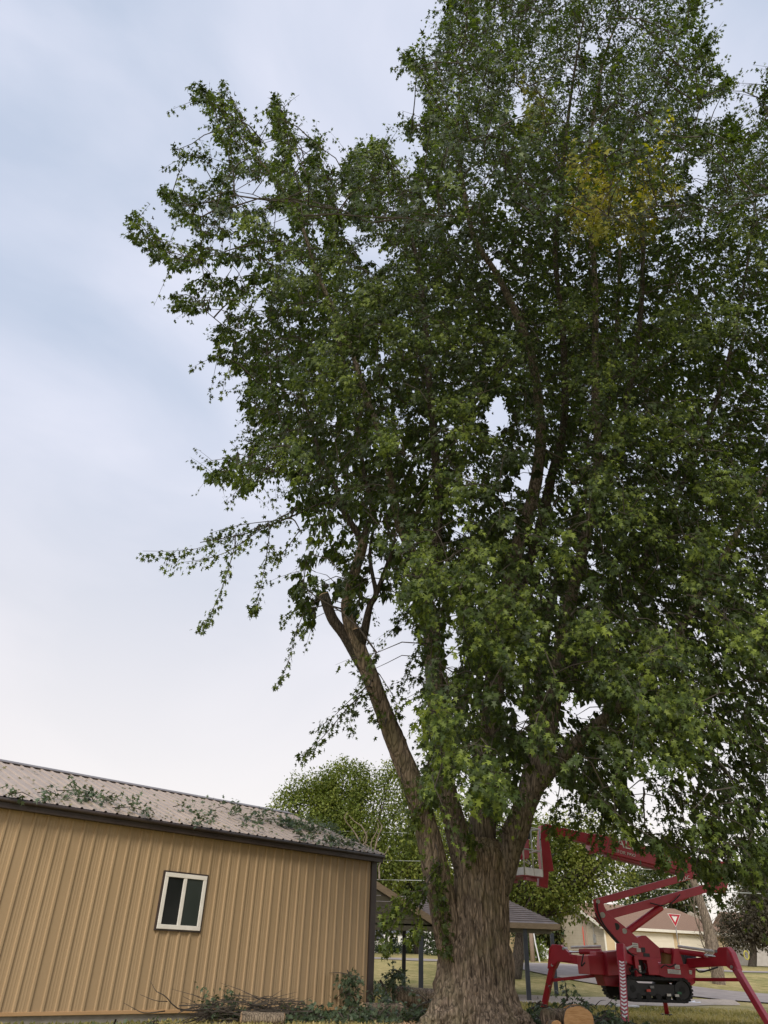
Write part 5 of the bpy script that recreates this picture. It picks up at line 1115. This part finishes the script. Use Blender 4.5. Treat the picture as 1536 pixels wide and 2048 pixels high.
log('cut_log', 'rough dark log under leaves behind the small ochre block', at(1092, 2036, 15.9), at(1136, 2034, 16.2), .15, 'bark', 'bark', seed=9)
stump_s = MB(); pS = at(770, 1972, 21.6)
st_ = root('broken_stake', Vector((pS.x, 21.6, .56)), 'short dark broken branch sticking up beside the thick log', 'branch')
MB().tube([(pS.x + .15, 21.6, .56), (pS.x, 21.6, 1.0), (pS.x - .13, 21.62, 1.19)], [.05, .04, .03], 7).build('stem', 'twig', st_)

def heap(name, label, spots, mat, leafsize, per, stems_r=.02, cat='brush pile', yel=.02):
    """spots: (x, y, z, radius, height) mounds of cut leafy shoots"""
    ro = root(name, Vector((np.mean([q[0] for q in spots]), np.mean([q[1] for q in spots]), .56)), label, cat); Lv = Leaves(); m = MB()
    for x, y, z, rd, hh in spots:
        for k in range(per):
            a = rng.uniform(0, 6.28); rr2 = rd * math.sqrt(rng.uniform(0, 1)); b = np.array([x + rr2 * math.cos(a), y + rr2 * math.sin(a), z + hh * rng.uniform(.05, 1) * (1 - .75 * (rr2 / rd) ** 2)])
            d = unit(np.array([math.cos(a), math.sin(a), rng.uniform(-.25, .55)]) + rng.normal(size=3) * .4); ln = rng.uniform(.2, .42)
            path = b + d * np.linspace(-.4, 1, 5)[:, None] * ln + np.array([0, 0, -.12]) * np.linspace(0, 1, 5)[:, None] ** 2
            path[:, 2] = np.maximum(path[:, 2], float(ghz(x, y)) + .02)
            if k % 2 == 0: m.tube(path, np.linspace(stems_r, .004, 5).tolist(), 4, caps=False)
            spray(Lv, path, int(rng.integers(9, 16)), leafsize, .5 + rng.normal() * .2, yel, spread=.10, droop=.35, tv=.25)
    tag(m.build('stems', 'twig', ro), None, None, kind='stuff'); tag(Lv.build('leaves', mat, ro), None, None, kind='stuff'); return ro
def spot(u, v, Y, rd, hh, zoff=0.):
    p = at(u, v, Y); return (p.x, Y, float(ghz(p.x, Y)) + zoff, rd, hh)
heap('brush_pile', 'heap of cut leafy maple shoots between barn corner and trunk', [spot(590, 2030, 17.2, .5, .22), spot(640, 2030, 17.4, .55, .36), spot(700, 2030, 17.6, .5, .30), spot(745, 2030, 18.0, .5, .34), spot(745, 1990, 19.6, .45, .75), spot(800, 2030, 17.6, .55, .36), spot(850, 2030, 17.0, .45, .40), spot(860, 2000, 18.2, .4, .55), spot(560, 2035, 16.9, .35, .15)], 'cutleaf', .105, 46)
heap('brush_pile', 'tall heap of cut leafy maple shoots between trunk and lift legs', [spot(1060, 2020, 17.4, .45, .40), spot(1105, 2020, 17.6, .55, .58), spot(1140, 2010, 17.6, .50, .86), spot(1180, 2020, 17.4, .55, .60), spot(1225, 2030, 17.2, .50, .34), spot(1260, 2035, 17.2, .4, .16), spot(1085, 2040, 16.6, .45, .30), spot(1200, 2040, 16.4, .5, .3)], 'cutleaf', .105, 60)
heap('leafy_sprig', 'upright leafy sprig leaning on the barn wall near its corner', [spot(697, 2005, 18.35, .10, .35, .05), spot(697, 1990, 18.4, .10, .42, .35), spot(697, 1975, 18.45, .07, .3, .65)], 'cutleaf', .10, 12, cat='branch')
heap('leafy_sprig', 'small leafy sprig standing on top of the thick log', [spot(788, 1965, 22.4, .15, .35, .48), spot(790, 1955, 22.4, .12, .2, .75)], 'cutleaf', .11, 12, cat='branch')
heap('leafy_sprig', 'few fallen leaves on grass by the concrete base of the barn', [spot(230, 2040, 13.9, .25, .10), spot(150, 2044, 13.0, .2, .06), spot(315, 2025, 14.6, .22, .16)], 'cutleaf', .09, 9, cat='branch')
# bare twig heap
tw_ = root('twig_heap', gp(470, 2030), 'tangle of bare brown twigs heaped along the barn wall', 'brush pile')
m = MB()
for k in range(150):
    u = rng.uniform(390, 585); Yk = 15.3 + (u - 390) / 195 * 1.9 + rng.uniform(-.3, .3); p = at(u, 2030, Yk); z = .58 + abs(rng.normal()) * .13 + .05
    a = rng.uniform(-.5, .8) + (math.pi if rng.uniform() < .5 else 0); ln = rng.uniform(.4, 1.3); d = Vector((math.cos(a) * .9, math.sin(a) * .5 + .25 * math.cos(a), rng.uniform(-.1, .28)))
    p0 = Vector((p.x, Yk, z)); m.tube(spline([list(p0 - d * ln * .5), list(p0 + V(0, 0, rng.uniform(-.05, .1))), list(p0 + d * ln * .5 + V(0, 0, rng.uniform(-.05, .15)))], 6), np.linspace(rng.uniform(.008, .018), .003, 6).tolist(), 4, caps=False)
tag(m.build('twigs', 'twig', tw_), None, None, kind='stuff')
Lv = Leaves()
for k in range(40):
    u = rng.uniform(410, 500); Yk = 15.4 + (u - 390) / 195 * 1.9; p = at(u, 2025, Yk); b = np.array([p.x, Yk - .1, .60 + rng.uniform(0, .32)]); spray(Lv, b + rng.normal(size=(3, 3)) * .15, 8, .09, .5, .02, .08, .3)
tag(Lv.build('leaves', 'cutleaf', tw_), None, None, kind='stuff')
lb = root('long_twig', gp(320, 2028), 'long forked bare branch lying against the barn base by the window', 'branch')
def tw_path(pts, r0, par):
    P = []
    for u, v, Y in pts: P.append(list(at(u, v, Y)))
    MB().tube(spline(P, 12), np.linspace(r0, .003, 12).tolist(), 5).build('stem', 'twig', par, smooth=True)
tw_path([(420, 2019, 15.3), (360, 2019, 14.7), (330, 1992, 14.4), (312, 1982, 14.3), (301, 1962, 14.3)], .014, lb)
tw_path([(335, 2003, 14.5), (310, 2001, 14.3), (280, 1989, 14.2)], .008, lb)
tw_path([(330, 2022, 14.5), (290, 2026, 14.2), (268, 2017, 14.1), (248, 2006, 14.0)], .010, lb)
tw_path([(410, 2020, 15.1), (385, 2003, 15.0), (366, 1993, 14.9)], .007, lb)
tg = root('ground_twig', gp(1225, 2025), 'bare forked twig sticking out of the leafy pile under the lift', 'branch')
tw_path([(1190, 2012, 17.2), (1200, 2002, 17.2), (1212, 2000, 17.2)], .010, tg); tw_path([(1210, 2014, 17.2), (1220, 2004, 17.2), (1229, 1991, 17.2)], .010, tg); tw_path([(1232, 2035, 17.0), (1231, 2010, 17.0), (1236, 1990, 17.0)], .006, tg)
ps = onz(1372, 2006, .57); pl_ = MB(); gxx = np.linspace(-.55, .55, 9); vs = []
for j in range(5):
    for x in gxx: vs.append((ps.x + x + rng.normal() * .04, ps.y + (j - 2) * .2 + rng.normal() * .04, .575 + abs(rng.normal()) * .07 * (0 if j in (0, 4) else 1)))
pl_.add(vs, [(j * 9 + i, j * 9 + i + 1, (j + 1) * 9 + i + 1, (j + 1) * 9 + i) for j in range(4) for i in range(8)])
tag(pl_.build('plastic_sheet', 'plastic', smooth=True), 'crumpled whitish plastic sheet on the grass behind the lift track', 'litter')
bp0 = onz(1255, 2014, .6); tag(MB().prism([bp0 + V(-.35, -.15, 0), bp0 + V(.35, -.12, 0), bp0 + V(.35, .1, 0), bp0 + V(-.35, .08, 0)], (0, 0, .05)).build('board_offcut', 'plastic', bevel=.01), 'pale flat board lying on the ground behind the striped leg', 'board')

# cut branches and leaf litter on the barn roof
ro_n = (bmat_.to_3x3() @ nrm).normalized(); ro_p = bmat_ @ Vector((0, EO - .03, EZ))
def roofpt(u, v):
    d = ray(u, v); return EYE + d * ((ro_p - EYE).dot(ro_n) / d.dot(ro_n))
rx = (bmat_.to_3x3() @ Vector((1, 0, 0))).normalized(); ry = (bmat_.to_3x3() @ sl).normalized()
def roofbranch(label, u, v, ln, wd_, n, group=None):
    c = roofpt(u, v); ro = root('roof_branch', c, label, 'branch', group); Lv = Leaves(); m = MB()
    m.tube([c - rx * ln * .5 + ro_n * .06, c + ro_n * .12 + ry * .05, c + rx * ln * .5 + ro_n * .07], [.009, .008, .004], 6); m.build('stem', 'twig', ro)
    for k in range(n):
        b = c + rx * ln * rng.uniform(-.55, .55) + ry * wd_ * rng.normal() * .5 + ro_n * rng.uniform(.03, .20); d = np.array(rx * rng.normal() + ry * rng.normal() + ro_n * .25); d = unit(d)
        spray(Lv, np.array(b) + d * np.linspace(0, .28, 4)[:, None], 9, .10, .5 + rng.normal() * .2, .02, .09, .3, .25)
    tag(Lv.build('leaves', 'cutleaf', ro), None, None, kind='stuff')
roofbranch('largest leafy cut branch spread on the barn roof near the gable end', 552, 1650, 1.3, .35, 26)
roofbranch('leafy cut branch on the barn roof right beside the largest one', 598, 1660, 1.2, .35, 22)
roofbranch('leafy cut branch overhanging the gable edge of the barn roof', 642, 1664, .8, .4, 18)
roofbranch('leafy cut branch above the eave below the largest roof branch', 617, 1684, .9, .25, 14)
roofbranch('leafy sprig on the eave close to the barn roof corner', 704, 1696, .9, .18, 10)
roofbranch('trailing leafy sprig along the eave next to the corner sprig', 668, 1690, .8, .16, 9)
roofbranch('leafy cut branch on the roof up from the barn window, larger of two', 190, 1606, .75, .25, 13)
roofbranch('leafy cut branch on the roof next to the larger one above the wall', 150, 1594, .75, .22, 11)
roofbranch('leafy sprig caught in the gutter above the window', 262, 1628, .8, .16, 9)
for u, v, lab in ((490, 1660, 'small sprig at the eave below the largest roof branch'), (405, 1655, 'small sprig at the eave just right of the window'), (444, 1624, 'small sprig highest up the roof near the ridge'), (421, 1641, 'small sprig halfway up the roof right of the window'),
                  (521, 1641, 'small sprig touching the largest roof branch'), (476, 1640, 'flat pale sprig midway between window and largest roof branch'), (360, 1622, 'small sprig halfway up the roof directly above the window'), (94, 1596, 'thin sprig on the roof beside the pair of cut branches'), (40, 1600, 'leafy clump caught at the gutter away from the window')):
    roofbranch(lab, u, v, .4, .12, 4, 'small sprigs on the roof')
Lv = Leaves(); k = 900; A = rng.uniform(0, 1, k); uu = np.array([XL + (XR - XL) * a for a in A]); vv = rng.uniform(.02, 1, k) ** 1.5 * .9
P = np.array([list(bmat_ @ (Vector((x, EO, EZ)) + sl * t + nrm * .03)) for x, t in zip(uu, vv)])
Lv.add(P, unit(rng.normal(size=(k, 3)) * np.array([1, 1, .2])), np.array(ro_n) + rng.normal(size=(k, 3)) * .3, .08 * rng.uniform(.5, 1.2, k), rng.uniform(.3, 1, k), rng.uniform(0, .5, k))
tag(Lv.build('roof_litter', 'cutleaf'), 'loose leaves scattered over the barn roof sheets', 'leaves', kind='stuff')

# grass, sawdust
k = 90000; Yg = 12 + 24 * rng.uniform(0, 1, k) ** 1.3; Xg = rng.uniform(-.62, .62, k) * Yg
loc = np.array([(binv @ Vector((x, y, 0)))[:2] for x, y in zip(Xg, Yg)]); okb = ~((loc[:, 1] > -.02) & (loc[:, 0] < .35) & (loc[:, 1] < 7.8)); onp = (Yg > 28.6) & (Xg > 2) & (Yg < 36.5)
okb &= ~onp; okb &= ((Xg - tb.x) ** 2 + (Yg - TY) ** 2) > .9
Xg, Yg = Xg[okb], Yg[okb]; k = len(Xg); P = np.stack([Xg, Yg, ghz(Xg, Yg) - .005], -1); gn = fbm(np.stack([Xg * .35, Yg * .35, Xg * 0], -1), 55, 2)
Lg = Leaves(); a = unit(np.stack([rng.normal(size=k) * .45, rng.normal(size=k) * .45, np.ones(k)], -1)); 
Lg.add(P, a, rng.normal(size=(k, 3)), (.03 + .045 * rng.uniform(0, 1, k)) * (1 + Yg / 60), .62 + (gn - .5) * 1.8 + rng.normal(size=k) * .2, np.zeros(k))
go_ = Lg.build('lawn_grass', 'grassb', simple=True); tag(go_, 'short dry grass blades over the lawn', 'grass', kind='stuff')
k = 9000; th = rng.uniform(0, 6.28, k); rd = .75 + np.abs(rng.normal(size=k)) * .65; X = tb.x - .35 + rd * np.cos(th) * 1.25; Y_ = TY - .25 + rd * np.sin(th)
Lc = Leaves(); hgt_ = ghz(X, Y_) + .01 + np.clip(1.25 - rd, 0, 1) * .28 * rng.uniform(0, 1, k)
Lc.add(np.stack([X, Y_, hgt_], -1), rng.normal(size=(k, 3)) * np.array([1, 1, .4]), np.array([0, 0, 1.]) + rng.normal(size=(k, 3)) * .5, .035 * rng.uniform(.4, 1.5, k), rng.uniform(0, 1, k), np.zeros(k))
tag(Lc.build('sawdust', 'chips', simple=True), 'orange sawdust and chips strewn round the trunk foot', 'sawdust', kind='stuff')
# bird
bp_ = at(305.5, 437, 32.0); bd = root('bird', bp_, 'tiny dark bird flying left of the crown', 'bird')
MB().tube([bp_ + V(-.09, 0, .0), bp_ + V(-.05, 0, .01), bp_ + V(.02, 0, 0), bp_ + V(.10, 0, -.01)], [.008, .03, .03, .008], 8).build('body', 'bird', bd, smooth=True)
for sg in (-1, 1): MB().prism([bp_ + V(-.04, 0, .02), bp_ + V(.03, 0, .02), bp_ + V(.05, sg * .12, .06), bp_ + V(.0, sg * .17, .07)], (0, 0, .006)).build('wing', 'bird', bd)
